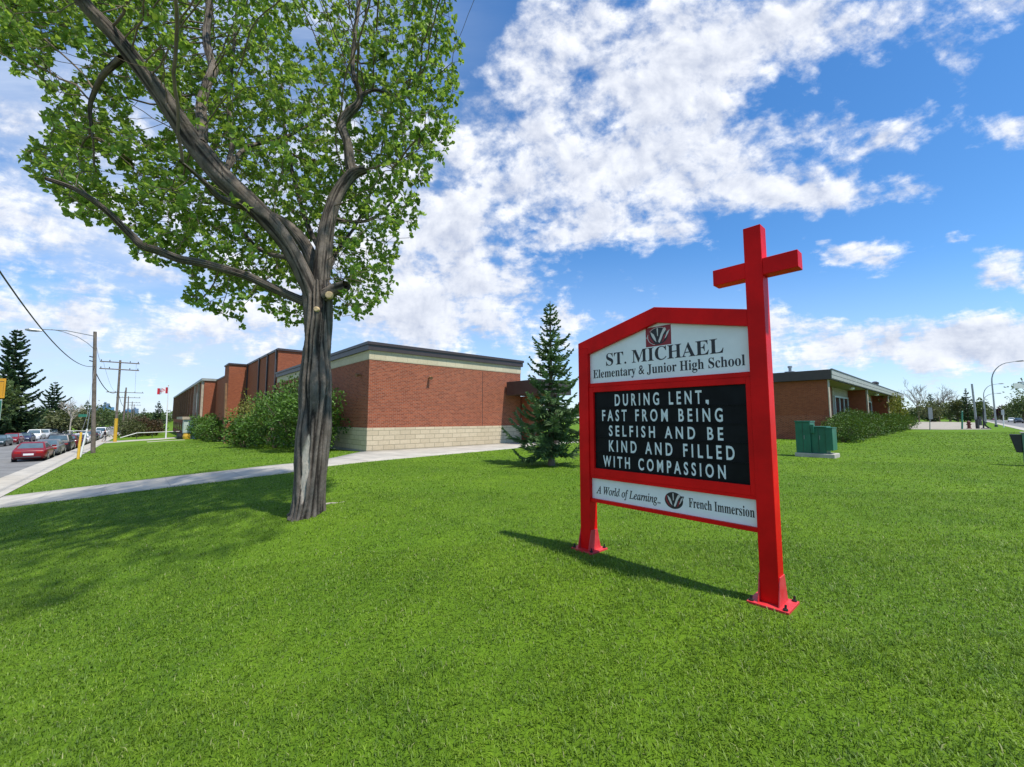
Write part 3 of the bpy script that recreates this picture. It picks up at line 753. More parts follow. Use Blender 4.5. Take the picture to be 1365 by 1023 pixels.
# ------------------------------------------------------------------ school buildings
def wall_lamp(u, v, z, nu_, nv_, parent):
    m = MB(); c = W(u, v, z); n = W(nu_, nv_, 0)
    m.tube([c, c + n * .12 + Vector((0, 0, .02))], .05, 8); m.tube([c + n * .1 + Vector((0, 0, .05)), c + n * .26 - Vector((0, 0, .02))], [.07, .10], 10)
    m.build('wall_lamp', M_BROWNPOST, parent)
def build_school():
    t = thing('school_building', W(8.2, 19.6, 0), 'long red brick school with a cream banded annex and taller wings behind', 'building')
    # --- annex
    u0, u1, v0, v1, ZT = 8.15, 18.35, 19.6, 38.3, 5.3
    m = MB(); m.box(u0, u1, v0, v1, -1.2, ZT - .1); an = m.build('wall', M_BRICK, t, uv=True)
    m = MB(); m.box(u0 - .035, u1 + .035, v0 - .035, v1 - .01, -1.3, 1.1); m.build('stone_base', M_STONE, t, uv=True)
    m = MB(); m.box(u0 - .02, u1 + .02, v0 - .02, v1 - .01, 4.47, 4.93); m.build('stone_band', M_BAND, t, uv=True)
    m = MB(); m.box(u0 - .12, u1 + .12, v0 - .12, v1 + .03, 4.93, 5.2); m.box(u0 - .17, u1 + .17, v0 - .17, v1 + .03, 5.2, 5.34); m.build('roof_fascia', M_FASCIA, t)
    m = MB(); m.box(u0 - .05, u1 + .05, v0 - .05, v1, -1.3, -.015); m.build('plinth', M_CONC2, t)
    wall_lamp(11.5, 19.6, 3.75, 0, -1, t); wall_lamp(8.15, 20.6, 3.75, -1, 0, t)
    m = MB(); m.tube([W(15.2, 19.595, 1.12), W(15.2, 19.595, 4.4)], .012, 6); m.build('wall_joint', M_FASCIA, t)
    # --- entrance canopy and link at the right end of the annex
    m = MB(); m.box(17.0, 19.9, 16.6, 19.45, 3.0, 3.85); m.build('entrance_canopy', M_FASCIA, t, bevel=.02)
    m = MB(); m.box(18.5, 19.9, 19.0, 30, -.3, 2.99); m.build('wall', M_BRICK2, t, uv=True)
    m = MB(); m.box(18.7, 19.0, 16.8, 17.1, -.1, 3.0); m.build('canopy_post', M_FASCIA, t)
    # --- taller hall
    HT = 7.25
    m = MB(); m.box(8.15, 30, 38.4, 77, -3, HT); m.build('wall', M_BRICK2, t, uv=True)
    m = MB(); m.box(8.07, 30.1, 38.3, 76.9, HT - .02, HT + .16); m.build('roof_edge', M_FASCIA, t)
    for v in (38.75, 42.0, 45.6, 51.6):
        m = MB(); m.box(8.02, 8.14, v - .09, v + .09, -1.6, HT + .1); m.build('downpipe', M_FASCIA, t)
    m = MB(); m.box(6.5, 8.14, 52, 55, -3, HT - .02); m.build('wall', M_BRICK2, t, uv=True)
    m = MB(); m.box(6.42, 8.05, 51.9, 55.1, HT - .04, HT + .12); m.build('roof_edge', M_FASCIA, t)
    for v in (58, 64.5):
        m = MB(); m.box(8.02, 8.14, v - .09, v + .09, -2, HT); m.build('downpipe', M_FASCIA, t)
    # --- far wing with window bays
    m = MB(); m.box(6.65, 22, 77.1, 155, -4.5, HT - .05); m.build('wall', M_BRICK2, t, uv=True)
    m = MB(); m.box(6.3, 22.1, 76.95, 155.2, HT - .06, HT + .3); m.build('roof_edge', M_PALEFASCIA, t)
    nb = 13; w = 77.2 / nb
    for i in range(nb + 1):
        v = 77.4 + i * w
        m = MB(); m.box(6.34, 6.64, v - .16, v + .16, 1.2, HT - .07); m.build('window_fin', M_TRIM if i < 3 else M_BROWNPOST, t)
    for i in range(nb):
        v = 77.4 + i * w
        if i not in (0,):
            for z0, z1 in ((2.3, 5.9), (-1.4, .5)):
                if 84 < v < 98 and z0 < 0: continue
                m = MB(); m.box(6.56, 6.62, v + w * .30, v + w * .70, z0, z1); f = m.build('window', pmat('brown_window_frame', (.22, .095, .05), .7, .15, 3), t)
                m = MB(); m.box(6.54, 6.555, v + w * .38, v + w * .62, z0 + .2, z1 - .2); m.build('pane', M_GLASS, f)
    m = MB(); m.box(6.3, 6.64, 77.3, 98, 1.0, 1.22); m.build('window_sill', M_PALEFASCIA, t)
    zd = Z(5, 94)
    m = MB(); m.box(4.9, 6.6, 84.0, 86.2, -2.6, 1.3); m.build('entrance_wall', M_PALEGREEN, t)
    m = MB(); m.box(4.7, 6.6, 83.8, 99, 1.31, 1.75); m.build('entrance_roof', M_TRIM, t)
    m = MB(); m.box(6.45, 6.62, 86.8, 97, -2.4, .9); d = m.build('door', M_DARK, t)
    m = MB(); m.box(6.43, 6.448, 87.2, 91.6, -2.2, .7); m.box(6.43, 6.448, 92.2, 96.6, -2.2, .7); m.build('pane', M_GLASS, d)
    for v in (90, 118, 140):
        m = MB(); m.box(8, 9.5, v, v + 2, HT + .3, HT + 1.0); m.build('roof_vent', M_GREY, t)
build_school()

def build_class_wing():
    t = thing('classroom_wing', W(36, 6.6, 0), 'low brick classroom wing with deep roof overhang and brick fins behind the green cabinet', 'building')
    U0, U1_, V0, VB, V1 = 36.0, 82.0, 6.6, 7.95, 24
    m = MB(); m.box(U0, U0 + .38, V0, V1, -.4, 4.3); m.build('wall', M_BRICK2, t, uv=True)
    m = MB(); m.box(U0 - .03, U0 - .001, V0 - .01, V1 - 7, -.4, 1.75); m.build('wall', M_BRICK, t, uv=True)
    m = MB(); m.box(U0 - .02, U0 + .42, V0 - .05, V0 - .001, -.4, 4.3); m.build('corner_trim', M_TRIM, t)
    m = MB(); m.box(U0 + .39, U1_, VB, V1, -.4, 4.29); m.build('wall', M_BRICK, t, uv=True)
    for u in (52.2, 67.7, 81.6):
        m = MB(); m.box(u, u + .38, V0 + .02, VB - .01, -.4, 4.29); f = m.build('fin_wall', M_BRICK2, t, uv=True)
        m = MB(); m.box(u - .02, u + .40, V0 - .10, V0 + .015, -.4, 4.29); m.build('fin_edge', M_TRIM, f)
    m = MB(); m.box(U0 - .3, U1_ + .4, V0 - .3, V1, 4.31, 4.99); m.build('roof', M_FASCIA, t)
    m = MB(); m.box(U0 - .31, U1_ + .41, V0 - .36, V0 - .305, 4.62, 4.96); m.build('fascia', M_PALEFASCIA, t)
    m = MB(); m.box(U0 - .31, U1_ + .41, V0 - .345, V0 - .302, 4.36, 4.60); m.build('fascia', M_PALEFASCIA, t)
    m = MB(); m.box(U0 - .34, U1_ + .44, V0 - .40, V0 - .28, 4.965, 5.03); m.build('roof_edge', M_FASCIA, t)
    m = MB(); m.box(U0 + .43, U1_ - .1, V0 - .1, VB - .02, 4.295, 4.308); m.build('soffit', M_SOFFIT, t)
    for a, b in ((45.4, 51.2), (58.5, 65.5), (73, 79)):
        m = MB(); m.box(a - .6, b + .3, VB - .05, VB - .002, .6, 4.28); m.build('infill_panel', M_SOFFIT, t)
        n = 3; w = (b - a) / n
        f = MB(); g = MB()
        for i in range(n + 1): f.box(a + i * w - .1, a + i * w + .1, VB - .13, VB - .055, .9, 3.55)
        for i in range(n):
            for z0, z1 in ((.9, 1.05), (1.7, 1.82), (3.4, 3.55)): f.box(a + i * w + .105, a + (i + 1) * w - .105, VB - .125, VB - .056, z0, z1)
            g.box(a + i * w + .11, a + (i + 1) * w - .11, VB - .085, VB - .0555, 1.06, 3.39)
        fo = f.build('window', M_WHITEFR, t); g.build('pane', M_GLASS, fo)
    for u in (46.0, 60.5):
        m = MB(); c = W(u, 6.75, 4.2); m.tube([c + Vector((0, 0, .09)), c, c - Vector((0, 0, .12)), c - Vector((0, 0, .2))], [.1, .2, .19, .06], 12); m.build('soffit_lamp', M_LAMPGLASS, t)
    c = W(36.8, 9.0, 5.0); m = MB(); m.box(36.5, 37.1, 8.7, 9.3, 4.99, 5.12); m.tube([c + Vector((0, 0, .1)), c + Vector((0, 0, .40)), c + Vector((0, 0, .41)), c + Vector((0, 0, .55))], [.10, .10, .15, .15], 10); m.build('roof_vent', M_GREY, t)
    c = W(76, 8.5, 5.0); m = MB()
    for k in (-.5, .5): m.tube([c + W(k, 0, 0), c + W(k, 0, 1.0), c + W(k * 1.5, 0, 1.5)], [.18, .2, .3], 8)
    m.build('roof_vent', M_DARK, t)
build_class_wing()

# ------------------------------------------------------------------ the big poplar in front
def big_tree():
    rg = np.random.default_rng(11); B = spot(410, 686); Y0 = B.y
    t = thing('poplar_tree', B, 'large forked poplar with furrowed grey trunk and fresh green leaves on the front lawn', 'tree')
    P3 = lambda l: [at(x, y, Y0 + d) for x, y, d in l]
    mpx = Y0 / 546.0
    main = [(409, 690, 0), (410, 684, 0), (412, 665, 0), (414, 635, 0), (416, 600, 0), (418, 570, 0), (420, 540, 0), (421, 510, 0), (422, 480, 0), (423, 450, 0), (424, 425, 0), (424, 400, 0), (423, 378, 0)]
    mr = [24.5, 21.2, 18.6, 18.0, 18.0, 18.6, 17.6, 18.8, 16.2, 16.0, 16.0, 16.6, 15]
    limbs = [  # pixel path of each limb, depth offset in metres, radius in pixels at the trunk's distance
        ([(420, 402, -.05), (405, 368, -.2), (385, 330, -.35), (362, 300, -.5), (330, 268, -.7), (300, 240, -.9), (272, 207, -1.0), (250, 180, -1.1), (222, 138, -1.3), (186, 88, -1.5), (150, 45, -1.7), (118, 12, -1.9), (92, -25, -2.1), (60, -90, -2.3)], [15, 14, 13.5, 16, 17, 17, 16, 14.5, 13, 12, 11, 9.5, 8, 4]),
        ([(425, 395, .1), (418, 350, .3), (400, 318, .4), (376, 296, .3), (350, 282, -.2)], [12, 12, 11, 9, 4]),
        ([(426, 402, 0), (429, 360, 0), (433, 320, .1), (440, 285, .2), (452, 255, .3), (470, 232, .4), (487, 226, .45)], [16, 14.5, 14, 13, 12.5, 11, 7]),
        ([(470, 234, .4), (466, 214, .5), (463, 190, .6), (455, 166, .7), (466, 150, .75), (476, 140, .8), (480, 125, .9), (470, 92, 1.1), (474, 40, 1.4), (482, -30, 1.8), (486, -120, 2.3)], [10.5, 10, 9.5, 9, 8.5, 7, 6, 4.5, 4, 3.4, 2.4]),
        ([(478, 130, .85), (500, 120, 1.0), (530, 126, 1.2), (560, 100, 1.6)], [4.5, 3.6, 3, 2]),
        ([(405, 402, -.05), (372, 388, -.2), (328, 368, -.5), (272, 352, -.9), (240, 346, -1.1), (211, 335, -1.3), (190, 328, -1.5), (173, 312, -1.6), (140, 280, -1.9), (103, 254, -2.2), (60, 238, -2.5)], [9, 8, 7.2, 6.6, 6.4, 6.4, 6, 5, 3.8, 3, 1.8]),
        ([(268, 192, -1.05), (269, 170, -.9), (268, 140, -.6), (276, 112, -.4), (284, 92, -.2), (278, 70, 0), (275, 45, .2), (279, 5, .4), (274, -60, .8), (270, -150, 1.3)], [9, 8, 7.6, 7.6, 8, 7, 6.2, 6, 5, 3]),
        ([(162, 78, -1.6), (148, 90, -1.4), (136, 103, -1.2), (126, 122, -1.0), (120, 145, -.9), (124, 185, -.8)], [5, 4.6, 4, 3.6, 3, 2]),
        ([(330, 276, -.6), (307, 270, -.9), (290, 262, -1.2), (272, 243, -1.5), (240, 215, -2.0)], [7, 6, 4.6, 3, 1.4]),
        ([(305, 222, -.6), (330, 196, .3), (372, 186, 1.0), (410, 168, 1.6), (440, 150, 2.1)], [4, 3.6, 3.4, 3, 2]),
        ([(300, 235, -.9), (310, 190, -.2), (305, 140, .4), (312, 60, 1.2), (320, -50, 2.0)], [4.5, 4, 3.6, 3.2, 2]),
        ([(440, 290, .2), (470, 296, .9), (500, 290, 1.6), (530, 262, 2.2)], [4, 3.4, 3, 2]),
        ([(430, 340, .1), (410, 300, 1.0), (395, 250, 1.8), (380, 180, 2.6), (375, 90, 3.2)], [5, 5, 4.6, 4, 3]),
        ([(395, 345, -.3), (350, 335, .5), (320, 300, 1.3), (300, 230, 2.2)], [4.5, 4.0, 3.0, 1.4]),
        ([(432, 380, .1), (442, 350, .5), (456, 325, 1.0), (480, 290, 1.6), (505, 220, 2.2), (520, 120, 2.8)], [4.5, 4.2, 3.6, 3, 2.2, 1.2])]
    V_, F_, S_, G_, off = [], [], [], [], [0]
    def bark_tube(pts, rad, seg, amp, scar=False, sub=10):
        pts = np.array([tuple(p) for p in pts]); n = len(pts); rad = np.array(rad) * mpx
        k = np.linspace(0, n - 1, (n - 1) * sub + 1); out = np.zeros((len(k), 3))
        i0 = np.clip(np.floor(k).astype(int), 0, n - 2); f = (k - i0)[:, None]
        pm = pts[np.clip(i0 - 1, 0, n - 1)]; p0 = pts[i0]; p1 = pts[i0 + 1]; p2 = pts[np.clip(i0 + 2, 0, n - 1)]
        out = .5 * (2 * p0 + (p1 - pm) * f + (2 * pm - 5 * p0 + 4 * p1 - p2) * f ** 2 + (3 * p0 - pm - 3 * p1 + p2) * f ** 3)
        r = np.interp(k, np.arange(n), rad)
        tg = np.gradient(out, axis=0); tg /= np.linalg.norm(tg, axis=1, keepdims=True)
        ref = np.array([0, -1.0, 0]) if abs(tg[0][1]) < .9 else np.array([1.0, 0, 0])
        L = np.concatenate([[0], np.cumsum(np.linalg.norm(np.diff(out, axis=0), axis=1))]); ph = rg.uniform(0, 6.28, 8)
        ang = np.arange(seg) * 2 * np.pi / seg
        for j in range(len(out)):
            ref = ref - tg[j] * ref.dot(tg[j]); ref /= np.linalg.norm(ref); b = np.cross(tg[j], ref)
            s = L[j] / .5
            # furrowed ridges that braid along the stem
            w1 = np.sin(7 * ang + 1.9 * np.sin(.42 * s + ph[0] + 2 * ang) + ph[1]); w2 = np.sin(11 * ang + 2.4 * np.sin(.8 * s + ph[2] - 3 * ang) + ph[3])
            w3 = np.sin(2.3 * s + 5 * np.sin(5 * ang + ph[5]) + ph[4]) * .22 + rg.normal(0, .05, seg)
            ridge = np.clip(np.abs(.75 * w1 + .6 * w2 + w3) * 1.1, 0, 1.15) ** .8
            lump = .05 * np.sin(2 * ang + 1.1 * s + ph[6]) + .04 * np.sin(3 * ang - 1.7 * s + ph[7])
            sc_ = np.zeros(seg)
            if scar:
                q = (L[j] - .30) / 1.30; dd = np.abs((ang + .05 * np.sin(6 * s) + np.pi) % (2 * np.pi) - np.pi - (.02 + .10 * q))
                if 0 < q < 1: sc_ = smooth((.27 * math.sin(math.pi * min(1, q * 1.05)) ** .6 - dd) / .05)
            rr = r[j] * (1 + lump) + amp * (ridge - .55) * (1 - sc_) - .02 * sc_
            V_.append(out[j] + (ref[None] * np.cos(ang)[:, None] + b[None] * np.sin(ang)[:, None]) * rr[:, None]); S_.append(sc_ * .85); G_.append(np.clip(ridge, 0, 1))
        m = len(out); idx = np.arange(m * seg).reshape(m, seg) + off[0]; nx = np.roll(idx, -1, axis=1)
        F_.append(np.stack([idx[:-1], nx[:-1], nx[1:], idx[1:]], -1).reshape(-1, 4)); off[0] += m * seg
        return out, r
    bark_tube(P3(main), mr, 120, .055, scar=True, sub=16)
    nodes = [np.array(P3([main[-1]])[0])]; par = [-1]; rmin = [.1]
    for path, rad in limbs:
        thick_ = max(rad) > 6
        o, r = bark_tube(P3(path), [q * (.66 if rad[0] == 9 and path[0][0] == 405 else .72) for q in rad], 40 if thick_ else 16, .014 if thick_ else .004, sub=8 if thick_ else 6)
        prev = None; start = int(np.argmin([np.linalg.norm(o[0] - q) for q in nodes]))
        step = .2; L = np.concatenate([[0], np.cumsum(np.linalg.norm(np.diff(o, axis=0), axis=1))])
        for s in np.arange(step, L[-1] + .01, step):
            p = np.array([np.interp(s, L, o[:, c]) for c in range(3)])
            par.append(start if prev is None else prev); nodes.append(p); rmin.append(-1); prev = len(nodes) - 1
    n_fixed = len(nodes)
    # stub of a sawn limb and saw cuts
    st = P3([(434, 394, -.05), (448, 386, -.12), (462, 381, -.2)]); bark_tube(st, [9.5, 8, 7], 24, .006, sub=6)
    np_mesh('trunk', np.concatenate(V_), F_, M_BARK, t, attrs={'scar': np.concatenate(S_), 'ridge': np.concatenate(G_)})
    for px, py, r, dd in ((438, 393, 4.6, -.245), (421, 412, 3.2, -.265)):
        cut = MB(); c = at(px, py, Y0 + dd); cut.tube([c + Vector((0, .05, 0)), c, c - Vector((0, .004, 0))], [r * mpx * 1.15, r * mpx, r * mpx * .7], 14); cut.build('saw_cut', M_WOODCUT, t)
    # crown: space colonisation inside the surveyed outline
    poly = np.array([(0, 78), (-60, 60), (-80, -90), (60, -150), (330, -190), (560, -160), (640, -90), (600, 10), (618, 70), (612, 150), (590, 215), (555, 255), (565, 305), (528, 330), (525, 390), (478, 425), (448, 425), (385, 436), (345, 408), (312, 430), (246, 400), (236, 358), (182, 345), (165, 312), (105, 300), (84, 272), (30, 232), (25, 195), (66, 168), (58, 120), (22, 100)], float)
    def inside(p):
        x, y = p[:, 0], p[:, 1]; r = np.zeros(len(p), bool); j = len(poly) - 1
        for i in range(len(poly)):
            xi, yi = poly[i]; xj, yj = poly[j]
            c = ((yi > y) != (yj > y)) & (x < (xj - xi) * (y - yi) / (yj - yi + 1e-9) + xi); r ^= c; j = i
        return r
    def edge(p):
        d = np.full(len(p), 1e9)
        for i in range(len(poly)):
            a, b = poly[i], poly[(i + 1) % len(poly)]; ab = b - a; q = np.clip(((p - a) @ ab) / (ab @ ab), 0, 1); d = np.minimum(d, np.linalg.norm(p - a - q[:, None] * ab, axis=1))
        return d
    px = rg.uniform((-95, -295), (645, 440), (15000, 2)); px = px[inside(px)]
    for hx, hy, hr in ((152, 226, 24), (192, 150, 20), (205, 165, 16), (408, 48, 18), (395, 120, 12), (242, 372, 14), (90, 84, 26), (300, 395, 10), (560, 200, 10), (390, 395, 14), (120, 130, 14), (500, 265, 10), (40, 215, 8)):
        px = px[np.hypot(px[:, 0] - hx, px[:, 1] - hy) > hr * rg.uniform(.75, 1.15, len(px))]
    ed = edge(px); amp = 2.9 * np.sqrt(np.clip(ed / 190, .02, 1))
    # thin out towards the outline so the edge is ragged
    keep = rg.uniform(size=len(px)) < np.clip(.45 + ed / 60, 0, 1); px = px[keep]; amp = amp[keep]
    dep = np.where(rg.uniform(size=len(px)) < .08, rg.uniform(-.8, -.1, len(px)), rg.uniform(.05, 1.25, len(px))) * amp - 1.3 * np.clip((400 - px[:, 0]) / 380, 0, 1.2)
    for path, rad_ in [limbs[q] for q in (0, 2, 3, 5, 6, 7, 1, 8)]:
        for (xa_, ya_, da_), (xb_, yb_, db_), ra_ in zip(path[:-1], path[1:], rad_):
            a_ = np.array([xa_, ya_], float); ab = np.array([xb_ - xa_, yb_ - ya_], float); q = np.clip(((px - a_) @ ab) / (ab @ ab), 0, 1)
            dl = np.linalg.norm(px - a_ - q[:, None] * ab, axis=1); lim = da_ + (db_ - da_) * q
            hit = (dl < ra_ + 15) & (dep < lim + .35) & (rg.uniform(size=len(px)) < .93); dep = np.where(hit, lim + rg.uniform(.35, 1.8, len(px)), dep)
    att = np.array([tuple(at(a, b, Y0 + c)) for (a, b), c in zip(px, dep)])
    ok = (att[:, 2] < 12.2) & (att[:, 2] > 2.0); att = att[ok][:11000]
    # the part of the crown that reaches over the lawn, above the picture
    ov = np.stack([rg.uniform(-2.2, 4.2, 2600), rg.uniform(2.6, 8.5, 2600), rg.uniform(6.2, 10.2, 2600)], -1)
    ov = ov[((ov[:, 0] - 1) / 3.4) ** 2 + ((ov[:, 1] - 6.2) / 3.6) ** 2 + ((ov[:, 2] - 8.2) / 2.0) ** 2 < 1]
    ov = np.stack([UX * ov[:, 0] + VX * ov[:, 1], UY * ov[:, 0] + VY * ov[:, 1], ov[:, 2]], -1); ov = ov[ov[:, 2] > 2.0 + 1.12 * ov[:, 1]]
    att = np.concatenate([att, ov[:600]])
    N = np.array(nodes); active = np.ones(len(att), bool)
    near = np.full(len(att), -1); nd = np.full(len(att), 1e9)
    def upd(lo, hi):
        for a in range(lo, hi, 400):
            b = min(hi, a + 400); d = np.linalg.norm(att[:, None, :] - N[None, a:b, :], axis=2); k = d.argmin(1); m = d[np.arange(len(att)), k]
            w = m < nd; nd[w] = m[w]; near[w] = k[w] + a
    upd(1, len(N)); stepl = .19
    for it in range(70):
        act = active & (nd < 3.2)
        if not act.any(): break
        new = []; npar = []
        idx = np.where(act)[0]
        for k in np.unique(near[idx]):
            a = idx[near[idx] == k]; d = att[a] - N[k]; d /= np.linalg.norm(d, axis=1, keepdims=True) + 1e-9; d = d.mean(0); l = np.linalg.norm(d)
            if l < .05: d = att[a[0]] - N[k]; l = np.linalg.norm(d)
            d = d / l + rg.normal(0, .10, 3); new.append(N[k] + d / np.linalg.norm(d) * stepl); npar.append(k)
        lo = len(N); N = np.concatenate([N, np.array(new)]); par += list(npar); upd(lo, len(N)); active &= nd > .22
        if len(N) > 23000: break
    par = np.array(par); n = len(N)
    # pipe model radii, child chains
    area = np.zeros(n); kids = [[] for _ in range(n)]
    for i in range(n - 1, 0, -1): kids[par[i]].append(i)
    depth = np.zeros(n, int)
    for i in range(n - 1, 0, -1):
        if not kids[i]: area[i] = .0045 ** 2.3
        area[par[i]] += area[i]; depth[par[i]] = max(depth[par[i]], depth[i] + 1)
    rad = np.minimum(area ** (1 / 2.3), .022)
    mb_v, mb_f, o2 = [], [], 0
    a5 = np.arange(5) * 2 * np.pi / 5
    def ring(p, d, r):
        d = d / (np.linalg.norm(d) + 1e-9); s = np.cross(d, [.31, .2, .93]); s /= np.linalg.norm(s) + 1e-9; b = np.cross(d, s)
        return p + (s[None] * np.cos(a5)[:, None] + b[None] * np.sin(a5)[:, None]) * r
    q5 = np.array([[k, (k + 1) % 5, (k + 1) % 5 + 5, k + 5] for k in range(5)])
    for i in range(n_fixed, n):
        p = par[i]; d = N[i] - N[p]
        mb_v.append(ring(N[p], d, max(rad[i], min(rad[p], rad[i] * 1.15)) if p >= n_fixed else rad[i] * 1.1)); mb_v.append(ring(N[i], d, rad[i])); mb_f.append(q5 + o2); o2 += 10
    far_ = np.where(nd < .6)[0]
    for i in far_:
        d = att[i] - N[near[i]]; mb_v.append(ring(N[near[i]], d, .0045)); mb_v.append(ring(att[i], d, .003)); mb_f.append(q5 + o2); o2 += 10
    np_mesh('branches', np.concatenate(mb_v), mb_f, M_TWIG, t)
    # leaf rosettes on twig ends and along young shoots
    young = np.where((depth <= 3) & (np.arange(n) >= n_fixed))[0]; young = young[rg.uniform(size=len(young)) < .62]
    dirs = N[young] - N[par[young]]
    C_ = np.concatenate([att[far_], N[young] + rg.normal(0, .06, (len(young), 3))]); D_ = np.concatenate([att[far_] - N[near[far_]], dirs])
    D_ /= np.linalg.norm(D_, axis=1, keepdims=True) + 1e-9
    k = 8; tint = np.repeat(rg.uniform(.1, .9, len(C_)), k)
    C2 = np.repeat(C_, k, 0) + rg.normal(0, .018, (len(C_) * k, 3)); D2 = np.repeat(D_ * .55, k, 0) + rg.normal(0, .8, (len(C_) * k, 3)) + np.array([0, 0, .05])
    sel = rg.uniform(size=len(C2)) < .9
    leaves('crown', C2[sel], D2[sel], .092, M_LEAF, t, rg, aspect=.78, tint=tint[sel])
    print('tree nodes', n, 'rosettes', len(C_))
big_tree()
b = spot(432, 674); m = MB(); m.tube([b + Vector((0, 0, .02)), b + Vector((.12, .03, .035)), b + Vector((.26, .06, .03)), b + Vector((.36, .11, .05))], [.022, .018, .016, .008], 7)
tag(m.build('fallen_branch', M_TWIGPALE), 'short pale stick lying on the grass beside the poplar trunk', 'stick')
# ------------------------------------------------------------------ spruce and shrubs near the school
spruce(spot(735, 621), 5.62, 1.58, 'young blue green spruce standing alone on the lawn beside the red sign', None, 3, levels=30, per=7, tw=.038, power=.80, step=.070)
SH = 'shrubs along the school wall'
def gspot(px, Y):
    a = (px - 682.5) / 546.0; x = a * Y * 1.004; u, v = to_uv((x, Y)); return Vector((x, Y, Z(u, v)))
shrub('shrub', WG(6.5, 23.9), 1.7, 2.9, 3.55, 2600, .135, M_SHRUB, 'biggest dark green shrub, right behind the poplar trunk against the annex', 'shrub', SH, 21, lump=.3)
shrub('shrub', WG(6.4, 29.6), 1.9, 2.6, 3.6, 2000, .14, M_SHRUB, 'tall green shrub at the left of the biggest one', 'shrub', SH, 22, lump=.3)
shrub('shrub', WG(6.6, 36.6), 1.6, 2.2, 3.5, 1000, .15, M_SHRUBY, 'yellowish loose shrub with thin leaves beside the brown post', 'shrub', SH, 23, lump=.4, shell=.3)
shrub('shrub', WG(5.3, 33.6), 1.2, 1.9, 2.0, 900, .15, M_SHRUB, 'low dark shrub in front of the yellowish one', 'shrub', SH, 24)
shrub('shrub', WG(5.9, 55.5), 1.5, 2.6, 2.5, 900, .17, M_SHRUB, 'rounded bright green bush just left of the brown post', 'shrub', SH, 25)
shrub('shrub', WG(5.7, 63.8), 1.5, 3.0, 3.1, 900, .18, M_SHRUB, 'rounded green bush nearest the pale entrance', 'shrub', SH, 26)
HG = 'bushes in front of the classroom wing'
for i, (u, v, ru, rv, h, lab) in enumerate(((34.6, 5.6, 1.9, 1.15, 1.75, 'dense bush at the near end of the row, touching the green cabinet from behind'), (38.6, 5.7, 2.6, 1.2, 2.15, 'tallest dense bush of the row, in front of the first classroom window'),
        (44, 5.7, 3.0, 1.15, 1.95, 'dense bush between the first window and the first brick fin'), (50, 5.8, 3.4, 1.2, 1.9, 'dense bush in front of the first brick fin'),
        (57, 5.8, 3.8, 1.2, 1.9, 'dense bush below the second classroom window'), (65, 5.9, 4.2, 1.3, 2.0, 'dense bush in front of the second brick fin'), (74, 5.9, 4.4, 1.4, 2.1, 'dense bush at the far end of the row by the gravel'))):
    shrub('bush', WG(u, v), ru, rv, h, 1300 if u < 45 else 1000, .105 if u < 45 else .14, M_HEDGE, lab, 'bush', HG, 40 + i, lump=.16)
shrub('climbing_shrub', WG(70, 6.15), 3.2, 1.0, 4.3, 520, .24, M_SHRUBY, 'tall yellow green shrub with thin branches at the last brick fin', 'shrub', None, 60, lump=.45, shell=.2, twigs=16)

# ------------------------------------------------------------------ green electrical cabinet
def cabinet():
    a = W(20.2, 4.93); rz = math.atan2(-VY, -VX); Lx = 2.22
    t = thing('transformer_cabinet', (a.x, a.y, 0), 'dark green electrical cabinet in two steps on a concrete pad', 'cabinet', None, rz); t.scale = (.585, .68, 1)
    m = MB(); m.lbox(-.02, Lx + .02, 0, 1.45, -.1, .16); m.build('concrete_pad', M_CONC, t, local=True, bevel=.02)
    m = MB(); m.lbox(.06, .94, .10, 1.25, .16, 1.42); m.build('body', M_TRANSF, t, local=True, bevel=.02)
    m = MB(); m.lbox(.03, .97, .06, 1.28, 1.421, 1.465); m.build('lid', M_TRANSF, t, local=True, bevel=.008)
    m = MB(); m.lbox(.945, 1.78, .22, 1.28, .16, 1.20); m.build('body', M_TRANSF, t, local=True, bevel=.015)
    m = MB(); m.lbox(.95, 1.85, .17, 1.32, 1.201, 1.245); m.build('lid', M_TRANSF, t, local=True, bevel=.008)
    m = MB(); m.lbox(.96, 1.16, .06, .21, .98, 1.32); m.build('junction_box', M_TRANSF, t, local=True, bevel=.015)
    m = MB(); m.lbox(1.79, 2.17, .12, 1.25, .30, 1.17); m.build('door', M_TRANSF, t, local=True, bevel=.012)
    m = MB(); m.lbox(1.76, 2.20, .08, 1.28, 1.171, 1.20); m.build('lid', M_TRANSF, t, local=True, bevel=.006)
    for x in (.50, 1.36):
        m = MB(); m.lbox(x - .006, x + .006, .085 if x < 1 else .205, .102 if x < 1 else .222, .2, 1.38 if x < 1 else 1.15); m.build('door_seam', M_DARK, t, local=True)
    for x, y in ((.56, .07), (1.42, .19)):
        m = MB(); m.lbox(x, x + .03, y, y + .032, .72, .88); m.build('handle', M_GREY, t, local=True)
cabinet()

